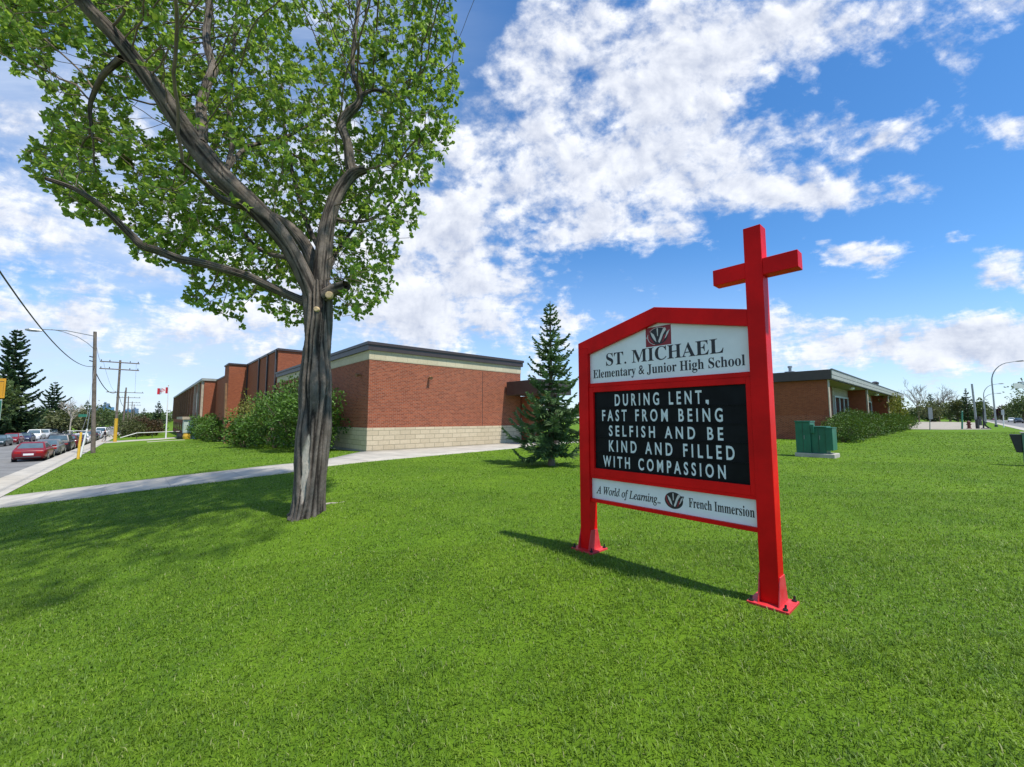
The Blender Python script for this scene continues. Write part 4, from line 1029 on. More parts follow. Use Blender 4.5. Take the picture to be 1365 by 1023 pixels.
# ------------------------------------------------------------------ poles, wires, lamps
def hang(a, b, sag, r, n=24):
    m = MB(); m.tube([a.lerp(b, i / n) - Vector((0, 0, sag * 4 * (i / n) * (1 - i / n))) for i in range(n + 1)], r, 6); return m
PG = 'wooden utility poles along the left street'
def upole(u, v, H, lean, label, arms=(), guard=None, r=.16):
    b = WG(u, v); t = thing('utility_pole', b, label, 'utility pole', PG)
    top = b + W(lean[0], lean[1], H)
    m = MB(); m.tube([b - Vector((0, 0, .3)), b.lerp(top, .5), top], [r, r * .87, r * .72], 12); m.build('pole', M_WOODPOLE, t)
    for dz, half in arms:
        c = b.lerp(top, 1 - dz / H); m = MB(); m.box(0, 0, 0, 0, 0, 0); m = MB()
        uu, vv = to_uv(c); m.box(uu - half, uu + half, vv - .20, vv - .08, c.z - .07, c.z + .07); a = m.build('crossarm', M_WOODPOLE, t)
        for k in (-1, -.55, .55, 1):
            i_ = MB(); q = W(uu + k * half * .93, vv - .14, c.z + .07); i_.tube([q, q + Vector((0, 0, .12)), q + Vector((0, 0, .22))], [.03, .06, .03], 8); i_.build('insulator', M_DARK, a)
    return t, b, top
p1, b1, t1 = upole(-3.06, 51.4, 10.7, (-.52, 0), 'weathered wooden pole carrying the street light, nearest in the row')
def arm():
    c = b1.lerp(t1, .962); e = c + W(-3.45, 0, -.05)
    m = MB(); m.tube([c, c.lerp(e, .5) + Vector((0, 0, .28)), e.lerp(c, .12) + Vector((0, 0, .22)), e + Vector((0, 0, .1))], .035, 6); m.build('lamp_arm', M_GREY, p1)
    d = b1.lerp(t1, .85); m = MB(); m.tube([d, d + W(-.5, 0, .55), d + W(-1.1, 0, 1.0), c + W(-1.9, 0, .12), c + W(-2.6, 0, .24)], .028, 6); m.build('arm_brace', M_GREY, p1)
    m = MB(); h = e + Vector((0, 0, .08)); m.tube([h + W(.35, 0, .02), h, h - W(.35, 0, 0), h - W(.6, 0, 0)], [.06, .13, .14, .07], 8); m.build('lamp_head', M_GREY, p1)
    for z in (.70, .735):
        q = b1.lerp(t1, z + .05); m = MB(); m.box(0, 0, 0, 0, 0, 0); m = MB(); m.tube([q + W(-.1, -.2, 0), q + W(-.32, -.25, .05)], .05, 6); m.build('insulator', M_DARK, p1)
arm()
p2, b2, t2 = upole(-2.75, 80.5, 11.6, (-.1, 0), 'leaning wooden pole with two crossarms and a yellow sleeve at its foot', ((.35, 2.05), (1.35, 2.05)))
m = MB(); m.tube([b2, b2.lerp(t2, .14), b2.lerp(t2, .285)], [.20, .195, .19], 12); m.build('yellow_sleeve', M_YELLOW, p2)
p3, b3, t3 = upole(-2.8, 110, 9.6, (.05, 0), 'plain dark wooden pole just past the pole with the yellow sleeve')
p4, b4, t4 = upole(-3.4, 132, 10.2, (0, 0), 'wooden pole with one wide crossarm behind the plain dark pole', ((.4, 3.2),))
p5, b5, t5 = upole(-3.2, 165, 10.5, (-.3, 0), 'thin far pole with a crossarm, fifth from the street light', ((.4, 2.6),))
p6, b6, t6 = upole(-3.2, 205, 10.5, (.0, 0), 'far pole sixth from the street light', ((.4, 2.2),))
p7, b7, t7 = upole(-3.2, 250, 11, (.0, 0), 'farthest wooden pole of the row', ((.4, 2.2),))
A1 = b1.lerp(t1, .715); A2 = b2.lerp(t2, .62)
B0 = at(-25, 325, 10)
tag(hang(A1, B0, 1.0, .022).build('overhead_cable', M_DARK), 'thick black cable sagging from the street light pole over the left street', 'cable', 'overhead cables')
tag(hang(A1 - Vector((0, 0, .3)), A2, 1.0, .035).build('overhead_cable', M_DARK), 'thick black cable sagging between the street light pole and the pole with yellow sleeve', 'cable', 'overhead cables')
tag(hang(b1.lerp(t1, .97), b2.lerp(t2, .97) + W(-1.7, 0, 0), .9, .014).build('overhead_cable', M_DARK), 'thin wire from the top of the street light pole to the double crossarm', 'cable', 'overhead cables')
tag(hang(A2, b3.lerp(t3, .62), .7, .03).build('overhead_cable', M_DARK), 'black cable between the pole with yellow sleeve and the plain dark pole', 'cable', 'overhead cables')
for k, s in ((-1.7, 'street side end'), (1.7, 'school side end')):
    tag(hang(b2.lerp(t2, .97) + W(k, 0, 0), b4.lerp(t4, .96) + W(k, 0, .1), .8, .013).build('overhead_cable', M_DARK), 'thin wire leaving the %s of the double crossarm' % s, 'cable', 'overhead cables')
# yellow guy guard, street name post
b = WG(-3.4, 44.2); t = thing('guy_guard', b, 'yellow guy wire guard leaning at the edge of the left pavement', 'post')
m = MB(); m.tube([b - Vector((0, 0, .1)), b + W(0, .2, 1.0), b + W(.02, .4, 1.95)], [.085, .08, .07], 10); m.build('sleeve', M_YELLOW, t)
m = MB(); m.tube([b + W(.02, .4, 1.9), b + W(.1, 2.5, 3.2), b1.lerp(t1, .7)], .010, 5); m.build('guy_wire', M_GREY, t)
b = WG(-3.5, 46.8); t = thing('street_sign', b, 'thin post with white lower sleeve and a green street name plate', 'sign')
m = MB(); m.tube([b - Vector((0, 0, .1)), b + W(.25, .2, 2.2)], .06, 8); m.build('sleeve', M_WHITE, t)
m = MB(); m.tube([b + W(.25, .2, 2.2), b + W(.33, .2, 3.9)], .03, 8); m.build('post', M_GREY, t)
m = MB(); m.box(-3.5 - .30, -3.5 + .20, 47.0, 47.03, b.z + 3.15, b.z + 3.36); m.build('name_plate', M_SIGNGREEN, t)
m = MB(); m.tube([b + W(.22, .1, 2.05), b + W(-.75, -.6, 2.08)], .025, 6); m.build('rail', M_WHITE, t)
# amber sign at the left edge
q = at(-9, 560, 17.0); u, v = to_uv(q); b = WG(u, v); t = thing('school_zone_sign', b, 'amber sign above a white and green plate on a post, cut by the left edge', 'sign')
z = lambda py: at(0, py, 17.0).z
m = MB(); m.tube([b - Vector((0, 0, .2)), Vector((b.x, b.y, z(500)))], .035, 8); m.build('post', M_GREY, t)
def plate(x0, x1, z0, z1, yy, mat, name, par, th=.006):
    m = MB(); m.lbox(b.x + x0, b.x + x1, b.y - yy - th, b.y - yy, z0, z1); return m.build(name, mat, par, bevel=.002)
pp = plate(-.43, .43, z(531), z(505), .05, M_SIGNORANGE, 'sign_plate', t); plate(-.36, .36, z(509.2), z(508.6), .057, M_DARK, 'sign_border', pp, .002); 
for sx_ in (-.36, .352): plate(sx_, sx_ + .008, z(528), z(510), .057, M_DARK, 'sign_border', pp, .002)
plate(-.30, .35, z(560), z(533), .05, M_WHITE, 'lower_plate', t); plate(.25, .345, z(559), z(534), .057, M_SIGNGREEN, 'plate_edge', t, .002)
# brown post in front of the shrubs
b = spot(299.5, 591.5); top_ = at(301.5, 511, b.y); t = thing('brown_post', b, 'slim tall brown post standing in the lawn in front of the hall', 'post')
m = MB(); m.tube([b - Vector((0, 0, .1)), b.lerp(top_, .5), top_], [.13, .12, .10], 10); m.build('pole', M_BROWNPOST, t)
# flag
def flag():
    b = spot(221, 585); t = thing('flagpole', b, 'white flagpole on the lawn before the far wing', 'flagpole'); Y = b.y
    top = at(224.5, 515, Y); m = MB(); m.tube([b - Vector((0, 0, .1)), b.lerp(top, .4), top], [.10, .085, .04], 10); m.build('pole', M_WHITE, t)
    m = MB(); m.tube([top, top + Vector((0, 0, .10)), top + Vector((0, 0, .16))], [.05, .09, .02], 10); m.build('finial', M_YELLOW, t)
    f = thing('flag', top, 'red and white flag with a red maple leaf flying from the pole', 'flag')
    Wd, Hh = 1.95, 1.05
    def S(x, y): return top + Vector((-.05 - x * .93, .10 * math.sin(x * 4.6), -.12 - y - .14 * x - .05 * math.sin(x * 5 + 1)))
    def band(x0, x1, mat, name):
        n = 12; vs = []; fs = []
        for i in range(n + 1):
            x = x0 + (x1 - x0) * i / n
            for k in range(3):
                p = S(x, Hh * k / 2); vs += [p + Vector((0, -.004, 0)), p + Vector((0, .004, 0))]
        for i in range(n):
            for k in range(2):
                a = (i * 3 + k) * 2; c = ((i + 1) * 3 + k) * 2; fs += [(a, c, c + 2, a + 2), (a + 1, a + 3, c + 3, c + 1)]
        m = MB(); m.add(vs, fs); return m.build(name, mat, f)
    band(0, Wd * .25, M_FLAGRED, 'red_band'); w = band(Wd * .25, Wd * .75, M_FLAGWHITE, 'white_field'); band(Wd * .75, Wd, M_FLAGRED, 'red_band')
    half = [(0, -.44), (.09, -.28), (.19, -.33), (.15, -.10), (.26, -.2), (.29, -.13), (.42, -.15), (.37, -.02), (.43, .03), (.22, .2), (.25, .28), (.02, .24), (.02, .44)]
    pol = [(x, y) for x, y in half] + [(-x, y) for x, y in half[::-1][:-1]]
    for sg in (-1, 1):
        m = MB(); m.prism(pol, lambda x, y: S(Wd * .5 + x * .95, Hh * .5 + y * .95) + Vector((0, .0085 * sg, 0)), lambda x, y: S(Wd * .5 + x * .95, Hh * .5 + y * .95) + Vector((0, .011 * sg, 0))); m.build('maple_leaf', M_FLAGRED, w)
flag()
# handrail beside the entrance path
t = thing('handrail', WG(-1.5, 96), 'pale pipe handrail on dark posts beside the entrance path', 'handrail')
pts = [WG(-2.6 + 8.0 * k / 4, 93 + 8 * k / 4, .95 if k else .25) for k in range(5)]
m = MB(); m.tube(pts, .07, 8); m.build('rail', M_WHITE, t)
for k in (1, 2, 3, 4): m = MB(); m.tube([pts[k] - Vector((0, 0, 1.05)), pts[k]], .05, 6); m.build('rail_post', M_DARK, t)
def barrel(px, Y, mat, label, h, r):
    b = gspot(px, Y); t = thing('planter', b, label, 'planter', 'tubs at the school entrance'); m = MB()
    m.tube([b - Vector((0, 0, .05)), b + Vector((0, 0, h * .1)), b + Vector((0, 0, h * .5)), b + Vector((0, 0, h))], [r * .75, r * .9, r, r * .85], 16); m.build('tub', mat, t)
    m = MB(); m.tube([b + Vector((0, 0, h)), b + Vector((0, 0, h + .06))], [r * .92, r * .92], 16); m.build('rim', M_DARK, t)
barrel(253.5, 63, M_YELLOW, 'yellow tub beside the pale school entrance', .95, .5)
barrel(245.5, 66, M_DARK, 'dark tub left of the yellow one at the entrance', .9, .5)
# person on the left pavement
def person():
    b = WG(-3.95, 83.5); t = thing('person', b, 'distant person in a dark coat and light trousers walking on the left pavement', 'person', None, .6)
    def skin(name, pts, edges, rad, mat, par):
        me = bpy.data.meshes.new(name); me.from_pydata(pts, edges, []); o = bpy.data.objects.new(name, me); COL.objects.link(o)
        md = o.modifiers.new('s', 'SKIN'); 
        for i, r in enumerate(rad): me.skin_vertices[0].data[i].radius = (r, r)
        me.skin_vertices[0].data[0].use_root = True
        o.modifiers.new('d', 'SUBSURF').levels = 1
        m2 = bpy.data.meshes.new_from_object(o.evaluated_get(bpy.context.evaluated_depsgraph_get())); m2.name = name
        bpy.data.objects.remove(o); m2.materials.clear(); m2.materials.append(mat)
        q = bpy.data.objects.new(name, m2); COL.objects.link(q); q.parent = par; return q
    pts = [(0, 0, .92), (0, 0, 1.15), (0, 0, 1.38), (0, 0, 1.50), (.02, 0, 1.58), (.03, 0, 1.68), (.02, .2, 1.40), (.08, .27, 1.14), (.16, .26, .92), (.0, -.2, 1.40), (-.06, -.27, 1.14), (-.02, -.28, .90), (.02, .1, .86), (.12, .1, .48), (.02, .1, .06), (.14, .1, .03), (0, -.1, .86), (-.06, -.1, .48), (-.24, -.1, .10), (-.14, -.1, .05)]
    ed = [(0, 1), (1, 2), (2, 3), (3, 4), (4, 5), (2, 6), (6, 7), (7, 8), (2, 9), (9, 10), (10, 11), (0, 12), (12, 13), (13, 14), (14, 15), (0, 16), (16, 17), (17, 18), (18, 19)]
    skin('body', pts, ed, [.14, .14, .15, .06, .085, .10, .07, .05, .04, .07, .05, .04, .10, .07, .05, .045, .10, .07, .05, .045], M_SKINCOL, t)
    skin('coat', [pts[i] for i in (0, 1, 2, 6, 7, 9, 10)] + [(0, 0, .74), (.13, .265, .99), (-.03, -.278, .97)], [(0, 1), (1, 2), (2, 3), (3, 4), (2, 5), (5, 6), (0, 7), (4, 8), (6, 9)], [.18, .18, .18, .095, .07, .095, .07, .21, .06, .06], M_CLOTH, t)
    skin('trousers', [pts[0], pts[12], pts[13], (.03, .1, .12), pts[16], pts[17], (-.23, -.1, .15)], [(0, 1), (1, 2), (2, 3), (0, 4), (4, 5), (5, 6)], [.15, .12, .09, .07, .12, .09, .07], M_CLOTH2, t)
    skin('hair', [(.01, 0, 1.66), (.0, 0, 1.73), (-.05, 0, 1.62)], [(0, 1), (0, 2)], [.10, .07, .08], M_CLOTH, t)
person()

# ------------------------------------------------------------------ things by the right hand street
LG = 'curved street lamps along the right street'
def davit(u, v, H, reach, label, r=.11):
    b = WG(u, v); t = thing('street_lamp', b, label, 'street lamp', LG); m = MB()
    P_ = [b - Vector((0, 0, .2)), b + Vector((0, 0, H * .45)), b + Vector((0, 0, H * .70))]
    for k in range(1, 9):
        a = k / 8 * math.pi / 2; P_.append(b + W(0, -reach * .62 * (1 - math.cos(a)), H * .70 + H * .285 * math.sin(a)))
    P_.append(b + W(0, -reach * .8, H * .995)); m.tube(P_, [r * 1.2, r, r * .9] + [r * .8 - .04 * k / 8 for k in range(8)] + [r * .4], 10); m.build('pole', M_GREY, t)
    e = P_[-1]; h = MB(); h.tube([e + W(0, .05, 0), e - W(0, .25, 0), e - W(0, .8, -.02), e - W(0, 1.0, 0)], [.05, .12, .13, .05], 8); h.build('lamp_head', M_GREY, t)
    m = MB(); m.tube([b - Vector((0, 0, .05)), b + Vector((0, 0, .35))], [r * 2.2, r * 1.7], 10); m.build('base', M_DARK, t)
davit(111, -3.0, 11.3, 3.6, 'nearest and tallest curved street lamp beside the right street')
davit(176, -3.0, 11.0, 3.6, 'second curved street lamp, behind the tallest one')
davit(198, -3.2, 9.2, 3.6, 'farthest and lowest curved street lamp')
def post(name, px, y0, y1, label, cat, r, mat, lean=0.0):
    b = spot(px, y0); top = at(px + lean, y1, b.y); t = thing(name, b, label, cat); m = MB(); m.tube([b - Vector((0, 0, .1)), top], [r, r * .8], 8); m.build('post', mat, t); return t, b, top
t, b, top = post('notice_sign', 1239.5, 573.5, 545, 'grey sign seen from its edge on a thin post by the gravel', 'sign', .05, M_GREY)
m = MB(); c = b.lerp(top, .78); m.lbox(c.x - .26, c.x + .30, c.y - .06, c.y - .02, c.z - .75, c.z + .75); m.build('sign_plate', pmat('grey_sign_back', (.16, .17, .19), .5, .1, 3), t, bevel=.01)
t, b, top = post('green_post', 1282.5, 572.5, 549, 'short dark green post at the far edge of the lawn', 'post', .10, M_SIGNGREEN)
m = MB(); m.tube([top, top + Vector((0, 0, .1))], [.13, .06], 8); m.build('cap', M_SIGNGREEN, t)
b = spot(1292, 572); t = thing('hydrant', b, 'dark red fire hydrant at the far edge of the lawn', 'hydrant'); m = MB()
m.tube([b, b + Vector((0, 0, .12)), b + Vector((0, 0, .14)), b + Vector((0, 0, .85)), b + Vector((0, 0, .9)), b + Vector((0, 0, 1.05)), b + Vector((0, 0, 1.15))], [.26, .26, .18, .17, .23, .18, .06], 12); m.build('barrel', M_HYD, t)
for s in (-1, 1): m = MB(); m.tube([b + Vector((s * .15, 0, .65)), b + Vector((s * .30, 0, .65))], .09, 8); m.build('nozzle', M_HYD, t)
t, b, top = post('light_pole', 1302.5, 572, 512, 'tall thin grey pole leaning left at the end of the lawn', 'pole', .13, M_GREY, lean=-7)
m = MB(); m.lbox(b.x - .36, b.x - .1, b.y - .45, b.y - .15, b.z, b.z + 1.35); m.build('switch_box', M_DARK, t, bevel=.02)
m = MB(); m.lbox(b.x - .02, b.x + .34, b.y - .4, b.y - .14, b.z + .5, b.z + 1.75); m.build('switch_box', M_DARK, t, bevel=.02)
t, b, top = post('bicycle_stand', 1311, 572, 545, 'dark post with a low black metal stand at its foot', 'post', .09, M_DARK)
m = MB(); m.lbox(b.x - .3, b.x + 1.0, b.y - .12, b.y + .1, b.z, b.z + .14); m.build('foot', M_DARK, t, bevel=.02)
m = MB(); m.tube([b + Vector((.05, 0, 1.3)), b + Vector((.35, 0, .5)), b + Vector((.8, 0, .12))], .1, 8); m.build('brace', M_DARK, t)
t, b, top = post('pale_post', 1338, 570, 546, 'thin pale post on the pavement edge beside the tallest lamp', 'post', .07, M_WHITE, lean=-1)
m = MB(); m.lbox(b.x - .25, b.x + .25, b.y - .08, b.y - .05, top.z - .9, top.z - .1); m.build('sign_plate', M_GREY, t)
# pillar at the right edge
b = WG(21.9, -1.15); t = thing('meter_pillar', b, 'grey green metal pillar with a black flap on its side at the right edge', 'pillar')
m = MB(); m.box(21.75, 22.15, -1.55, -1.12, -.05, 1.08); m.build('pillar', pmat('grey_green_paint', (.10, .20, .15), .45, .12, 4), t, bevel=.02)
m = MB(); m.box(21.72, 22.18, -1.58, -1.09, 1.081, 1.12); m.build('cap', M_CONC, t, bevel=.01)
m = MB(); m.hexa([W(21.8, -1.115, .44), W(22.1, -1.115, .44), W(22.1, -.98, .44), W(21.8, -.98, .44), W(21.8, -1.115, 1.04), W(22.1, -1.115, 1.04), W(22.1, -.86, 1.04), W(21.8, -.86, 1.04)]); m.build('flap', M_DARK, t, bevel=.01)
# street name panel over the right pavement
b = WG(36, -4.6); t = thing('street_name_sign', b, 'pale street name panel hanging from an arm at the right edge', 'sign')
m = MB(); m.tube([b - Vector((0, 0, .2)), b + Vector((0, 0, 4.6))], .07, 10); m.build('post', M_GREY, t)
q0 = at(1352, 518, b.y * 1.02); q1 = at(1374, 511, b.y * 1.02)
m = MB(); m.hexa([Vector((q0.x, q0.y, q0.z)), Vector((q1.x, q1.y, q0.z)), Vector((q1.x, q1.y + .03, q0.z)), Vector((q0.x, q0.y + .03, q0.z)), Vector((q0.x, q0.y, q1.z)), Vector((q1.x, q1.y, q1.z)), Vector((q1.x, q1.y + .03, q1.z)), Vector((q0.x, q0.y + .03, q1.z))]); m.build('sign_plate', pmat('pale_sign_face', (.52, .56, .52), .5, .06, 3), t)
m = MB(); m.tube([Vector((q0.x + .3, q0.y + .02, q1.z + .05)), b + Vector((0, 0, q1.z + .05 - b.z))], .03, 8); m.build('arm', M_GREY, t)

# ------------------------------------------------------------------ cars
def paint(name, col): return pmat(name, col, .35, .06, 1.5, spec=.4, coat=.25)
def car(u, v, ang, kind, mat, label, group):
    b = W(u, v, float(Zf(u, v)) - .155); t = thing('parked_car', b, label, 'car', group, ang)
    K = dict(sedan=(4.7, .88, .95, 1.42, -1.95, -1.15, .25, 1.15), coupe=(4.6, .89, .92, 1.32, -1.85, -.85, .05, 1.05), suv=(4.75, .92, 1.08, 1.76, -2.28, -1.98, .35, 1.05), hatch=(4.2, .86, .98, 1.5, -1.98, -1.5, .3, 1.15), pickup=(5.4, .95, 1.12, 1.84, -.75, -.62, .65, 1.25), van=(5.0, .96, 1.12, 2.0, -2.42, -2.3, .9, 1.75))[kind]
    L, w, belt, H, xa, xb, xc, xd = K; hl = L / 2; hood = belt - (.02 if kind in ('van',) else .10)
    st = [(-hl, .80, .38, .74), (-hl + .06, .93, .30, belt - .10), (-hl + .30, .985, .22, belt - .02), (xa, 1, .2, belt), (-hl * .55, 1.01, .2, belt), (0, 1.01, .2, belt), (xc + .3, 1.0, .2, belt), (xd, .99, .2, belt - .01), (hl * .72, .97, .2, hood), (hl - .28, .93, .22, hood - .07), (hl - .06, .84, .30, hood - .18), (hl, .70, .38, hood - .30)]
    st = sorted(st, key=lambda s: s[0]); ring = []
    for x, f, zb_, zt in st:
        ww = w * f; half = [(0, zb_), (ww * .88, zb_), (ww * .985, zb_ + .12), (ww, zb_ + (zt - zb_) * .5), (ww * .985, zt - .10), (ww * .93, zt - .02), (ww * .80, zt), (0, zt + .015)]
        ring.append([(x, y, z_) for y, z_ in half] + [(x, -y, z_) for y, z_ in half[-2:0:-1]])
    vs = [p for r in ring for p in r]; n = len(ring[0]); fs = [(i * n + k, i * n + (k + 1) % n, (i + 1) * n + (k + 1) % n, (i + 1) * n + k) for i in range(len(ring) - 1) for k in range(n)]
    fs += [tuple(range(n))[::-1], tuple(range((len(ring) - 1) * n, len(ring) * n))]
    m = MB(); m.add(vs, fs)
    wb, wt = w * .90, w * .70; zb_ = belt - .015
    def gh(x0, x1, y, z_): return [(x0, -y, z_), (x1, -y, z_), (x1, y, z_), (x0, y, z_)]
    rings = [gh(xa, xd, wb, zb_), gh(xa * .985, xd * .97, wb * .99, zb_ + .03), gh(xb, xc, wt, H - .05), gh(xb + .10, xc - .10, wt * .90, H)]
    g = MB(); g.add([p for r in rings for p in r], [(i * 4 + k, i * 4 + (k + 1) % 4, (i + 1) * 4 + (k + 1) % 4, (i + 1) * 4 + k) for i in range(3) for k in range(4)] + [(12, 13, 14, 15)])
    m.add(g.v, g.f); bo = m.build('body', mat, t, local=True, smooth_=True, bevel=.02); bo.data.set_sharp_from_angle(angle=R_(38))
    lo, hi = rings[1], rings[2]
    def pane(name, k0, k1, s0, s1):
        a, b_, c, d = (Vector(lo[k0]), Vector(lo[k1]), Vector(hi[k1]), Vector(hi[k0])); nrm = (b_ - a).cross(d - a).normalized()
        f = lambda s, q: a.lerp(b_, s).lerp(d.lerp(c, s), q) + nrm * .006
        pm = MB(); ps = [f(s0, .08), f(s1, .08), f(s1, .93), f(s0, .93)]; pm.add(ps + [p - nrm * .004 for p in ps], [(0, 1, 2, 3), (4, 7, 6, 5), (0, 4, 5, 1), (1, 5, 6, 2), (2, 6, 7, 3), (3, 7, 4, 0)]); pm.build(name, M_CARGLASS, t, local=True)
    pane('windscreen', 1, 2, .06, .94); pane('rear_window', 3, 0, .07, .93)
    for k0, k1 in ((0, 1), (2, 3)):
        if kind == 'pickup': pane('side_window', k0, k1, .12, .88); continue
        pane('side_window', k0, k1, .10, .48); pane('side_window', k0, k1, .53, .90)
    r = .33 if kind not in ('suv', 'pickup') else .37
    for x in (-hl + .88, hl - .88):
        for s in (-1, 1):
            wh = MB(); y = s * (w - .09); wh.tube([(x, y - .11 * s, r), (x, y - .08 * s, r), (x, y + .09 * s, r), (x, y + .105 * s, r)], [r * .94, r, r, r * .92], 20); wo = wh.build('wheel', M_TYRE, t, local=True)
            rm = MB(); rm.tube([(x, y + .09 * s, r), (x, y + .11 * s, r), (x, y + .115 * s, r)], [r * .66, r * .64, r * .2], 14); rm.build('rim', M_RIM, wo, local=True)
            ac = MB(); ac.tube([(x, s * (w - .2), r + .02), (x, s * (w + .004), r + .02)], r * 1.16, 20); ac.build('wheel_arch', M_DARK, t, local=True)
    for s in (-1, 1):
        q = MB(); y0, y1 = sorted((s * w * .42, s * w * .80)); q.lbox(-hl - .012, -hl + .14, y0, y1, belt - .33, belt - .17); q.build('tail_lamp', M_TAIL, t, local=True, bevel=.02)
        q = MB(); y0, y1 = sorted((s * w * .48, s * w * .82)); q.lbox(hl - .18, hl - .03, y0, y1, hood - .32, hood - .17); q.build('headlight', M_HEAD, t, local=True, bevel=.02)
        q = MB(); y0, y1 = sorted((s * (w * .92), s * (w + .17))); q.lbox(xd - .42, xd - .28, y0, y1, belt + .0, belt + .15); q.build('mirror', mat, t, local=True, bevel=.02)
    q = MB(); q.lbox(-hl - .005, -hl + .05, -.26, .26, .50, .64); q.build('number_plate', M_WHITE, t, local=True)
    q = MB(); q.lbox(-hl - .01, -hl + .12, -w * .72, w * .72, .30, .40); q.build('bumper', M_DARK, t, local=True, bevel=.02)
    q = MB(); q.lbox(hl - .08, hl + .01, -w * .5, w * .5, .32, .48); q.build('grille', M_DARK, t, local=True, bevel=.02)
    return t
AV = math.atan2(VY, VX); AU = math.atan2(UY, UX)
C_RED = paint('dark_red_car_paint', (.17, .004, .010)); C_MAR = paint('maroon_car_paint', (.11, .010, .014)); C_BLK = paint('black_car_paint', (.012, .012, .014)); C_SIL = paint('silver_car_paint', (.40, .43, .46))
C_WHT = paint('white_car_paint', (.70, .71, .72)); C_BLU = paint('dark_blue_car_paint', (.02, .03, .08)); C_GRY = paint('grey_car_paint', (.12, .13, .14)); C_TEAL = paint('dark_teal_car_paint', (.03, .06, .07))
NR = 'cars parked along the near kerb of the left street'; FR = 'cars parked across the left street'
for v, k, c, l in ((30.6, 'suv', C_BLK, 'black car cut by the left edge, nearest in the street'), (49.4, 'sedan', C_RED, 'shiny dark red car seen from behind, first in the near row'), (56.2, 'sedan', C_GRY, 'grey sedan right in front of the dark red car'),
        (63.2, 'suv', C_BLK, 'tall black car behind the street name post'), (70, 'hatch', C_MAR, 'maroon hatchback in front of the tall black car'), (76.8, 'sedan', C_BLU, 'dark blue sedan between the maroon hatchback and a white car'), (83.4, 'sedan', C_WHT, 'white sedan beside the street light pole'),
        (90.5, 'suv', C_MAR, 'dark red tall car just right of the street light pole'), (98, 'sedan', C_BLK, 'black sedan in front of the dark red tall car'), (107, 'hatch', C_SIL, 'silver hatchback far along the near row'), (120, 'van', C_WHT, 'white van at the far end of the near row')):
    car(-6.2, v, AV, k, c, l, NR)
for v, k, c, l in ((83, 'sedan', C_TEAL, 'dark teal sedan under the big spruce at the left edge'), (90, 'hatch', C_RED, 'small red car under the big spruce'), (98.5, 'sedan', C_BLU, 'dark blue sedan next to the small red car across the street'), (106.5, 'pickup', C_WHT, 'white pickup across the street above the red car'), (115, 'suv', C_SIL, 'silver tall car next to the white pickup'),
        (125, 'suv', C_GRY, 'grey tall car between the silver and the black one across the street'), (135, 'van', C_BLK, 'black van across the street, tallest of its row'), (146, 'sedan', C_SIL, 'silver sedan far along the row across the street')):
    car(-13.5, v, AV + math.pi, k, c, l, FR)
RG = 'cars on the right street'
for u, v, k, c, l, a in ((205, -10.2, 'suv', C_BLK, 'black car at the right edge on the right street', math.pi), (260, -11.2, 'suv', C_WHT, 'white car behind the black one on the right street', math.pi), (420, -11, 'sedan', C_RED, 'tiny red car far down the right street', math.pi)):
    car(u, v, AU + a, k, c, l, RG)

# ------------------------------------------------------------------ trees in the background
BG = 'trees behind the left street'
spruce(gspot(16, 70), 19.0, 4.9, 'huge dark spruce at the left edge across the street', BG, 71, levels=30, per=8, tw=.07, mat=M_NEEDLED, power=.62, step=.085)
spruce(gspot(74, 95), 12.4, 4.6, 'broad dark spruce between the huge spruce and the street light pole', BG, 72, levels=22, per=8, tw=.08, mat=M_NEEDLED, power=.75, step=.10)
broadleaf(gspot(-6, 62), 10.5, 3.6, 2.5, 'light green leafy tree behind the amber sign', BG, 73, 1500, .5, M_FARG)
for i, (px, Y, H, r, mt, lab) in enumerate(((40, 84, 5.6, 3.6, M_FARO, 'olive bushy tree between the two big spruces'), (58, 88, 6.2, 3.8, M_FARG, 'bushy green tree left of the broad spruce'), (88, 86, 5.4, 4.0, M_FARO, 'low olive tree right of the broad spruce'), (109, 100, 6.4, 3.6, M_FARO, 'loose olive tree behind the street name post'),
        (130, 130, 8.6, 4.6, M_FARG, 'dark green tree right of the street light pole'), (142, 150, 8.0, 5.0, M_FARG, 'dark green tree below the blue towers'), (158, 190, 8.0, 5.5, M_FARG, 'far green tree behind the pole with the yellow sleeve'), (184, 200, 8.5, 6.0, M_FARO, 'far olive tree behind the plain dark pole'), (205, 190, 8, 6, M_FARG, 'far green tree left of the flagpole'))):
    broadleaf(gspot(px, Y), H, r, .8, lab, BG, 80 + i, 1100, .55, mt)
bare_tree(gspot(99, 80), 6.6, .45, 'tree with pale bare trunks beside the street name post', BG, 95, M_TWIGPALE)
spruce(gspot(119, 120), 9.6, 2.6, 'narrow dark spruce just left of the street light pole', BG, 96, levels=18, per=6, tw=.09, mat=M_NEEDLED, step=.13)
spruce(gspot(195, 150), 8.2, 2.3, 'small far spruce above the brown bushes', BG, 97, levels=16, per=6, tw=.10, mat=M_NEEDLED, step=.14)
spruce(gspot(214, 92), 7.6, 2.1, 'dark spruce right beside the flagpole', BG, 98, levels=20, per=7, tw=.09, mat=M_NEEDLED, step=.11)
shrub('shrub', gspot(179, 78), 2.2, 2.2, 3.2, 500, .3, M_FARO, 'olive bush at the foot of the plain dark pole', 'shrub', 'bushes before the entrance', 101)
shrub('shrub', gspot(190, 82), 2.4, 2.4, 3.6, 500, .3, M_FARB, 'reddish brown bush right of the olive one', 'shrub', 'bushes before the entrance', 102)
shrub('shrub', gspot(203, 84), 2.2, 2.2, 3.3, 500, .3, M_FARB, 'brown bush nearest the flagpole', 'shrub', 'bushes before the entrance', 103)
RT = 'trees beyond the gravel yard'
bare_tree(gspot(1221, 155), 13.0, .5, 'bare thin tree at the end of the classroom wing', RT, 111, M_TWIG)
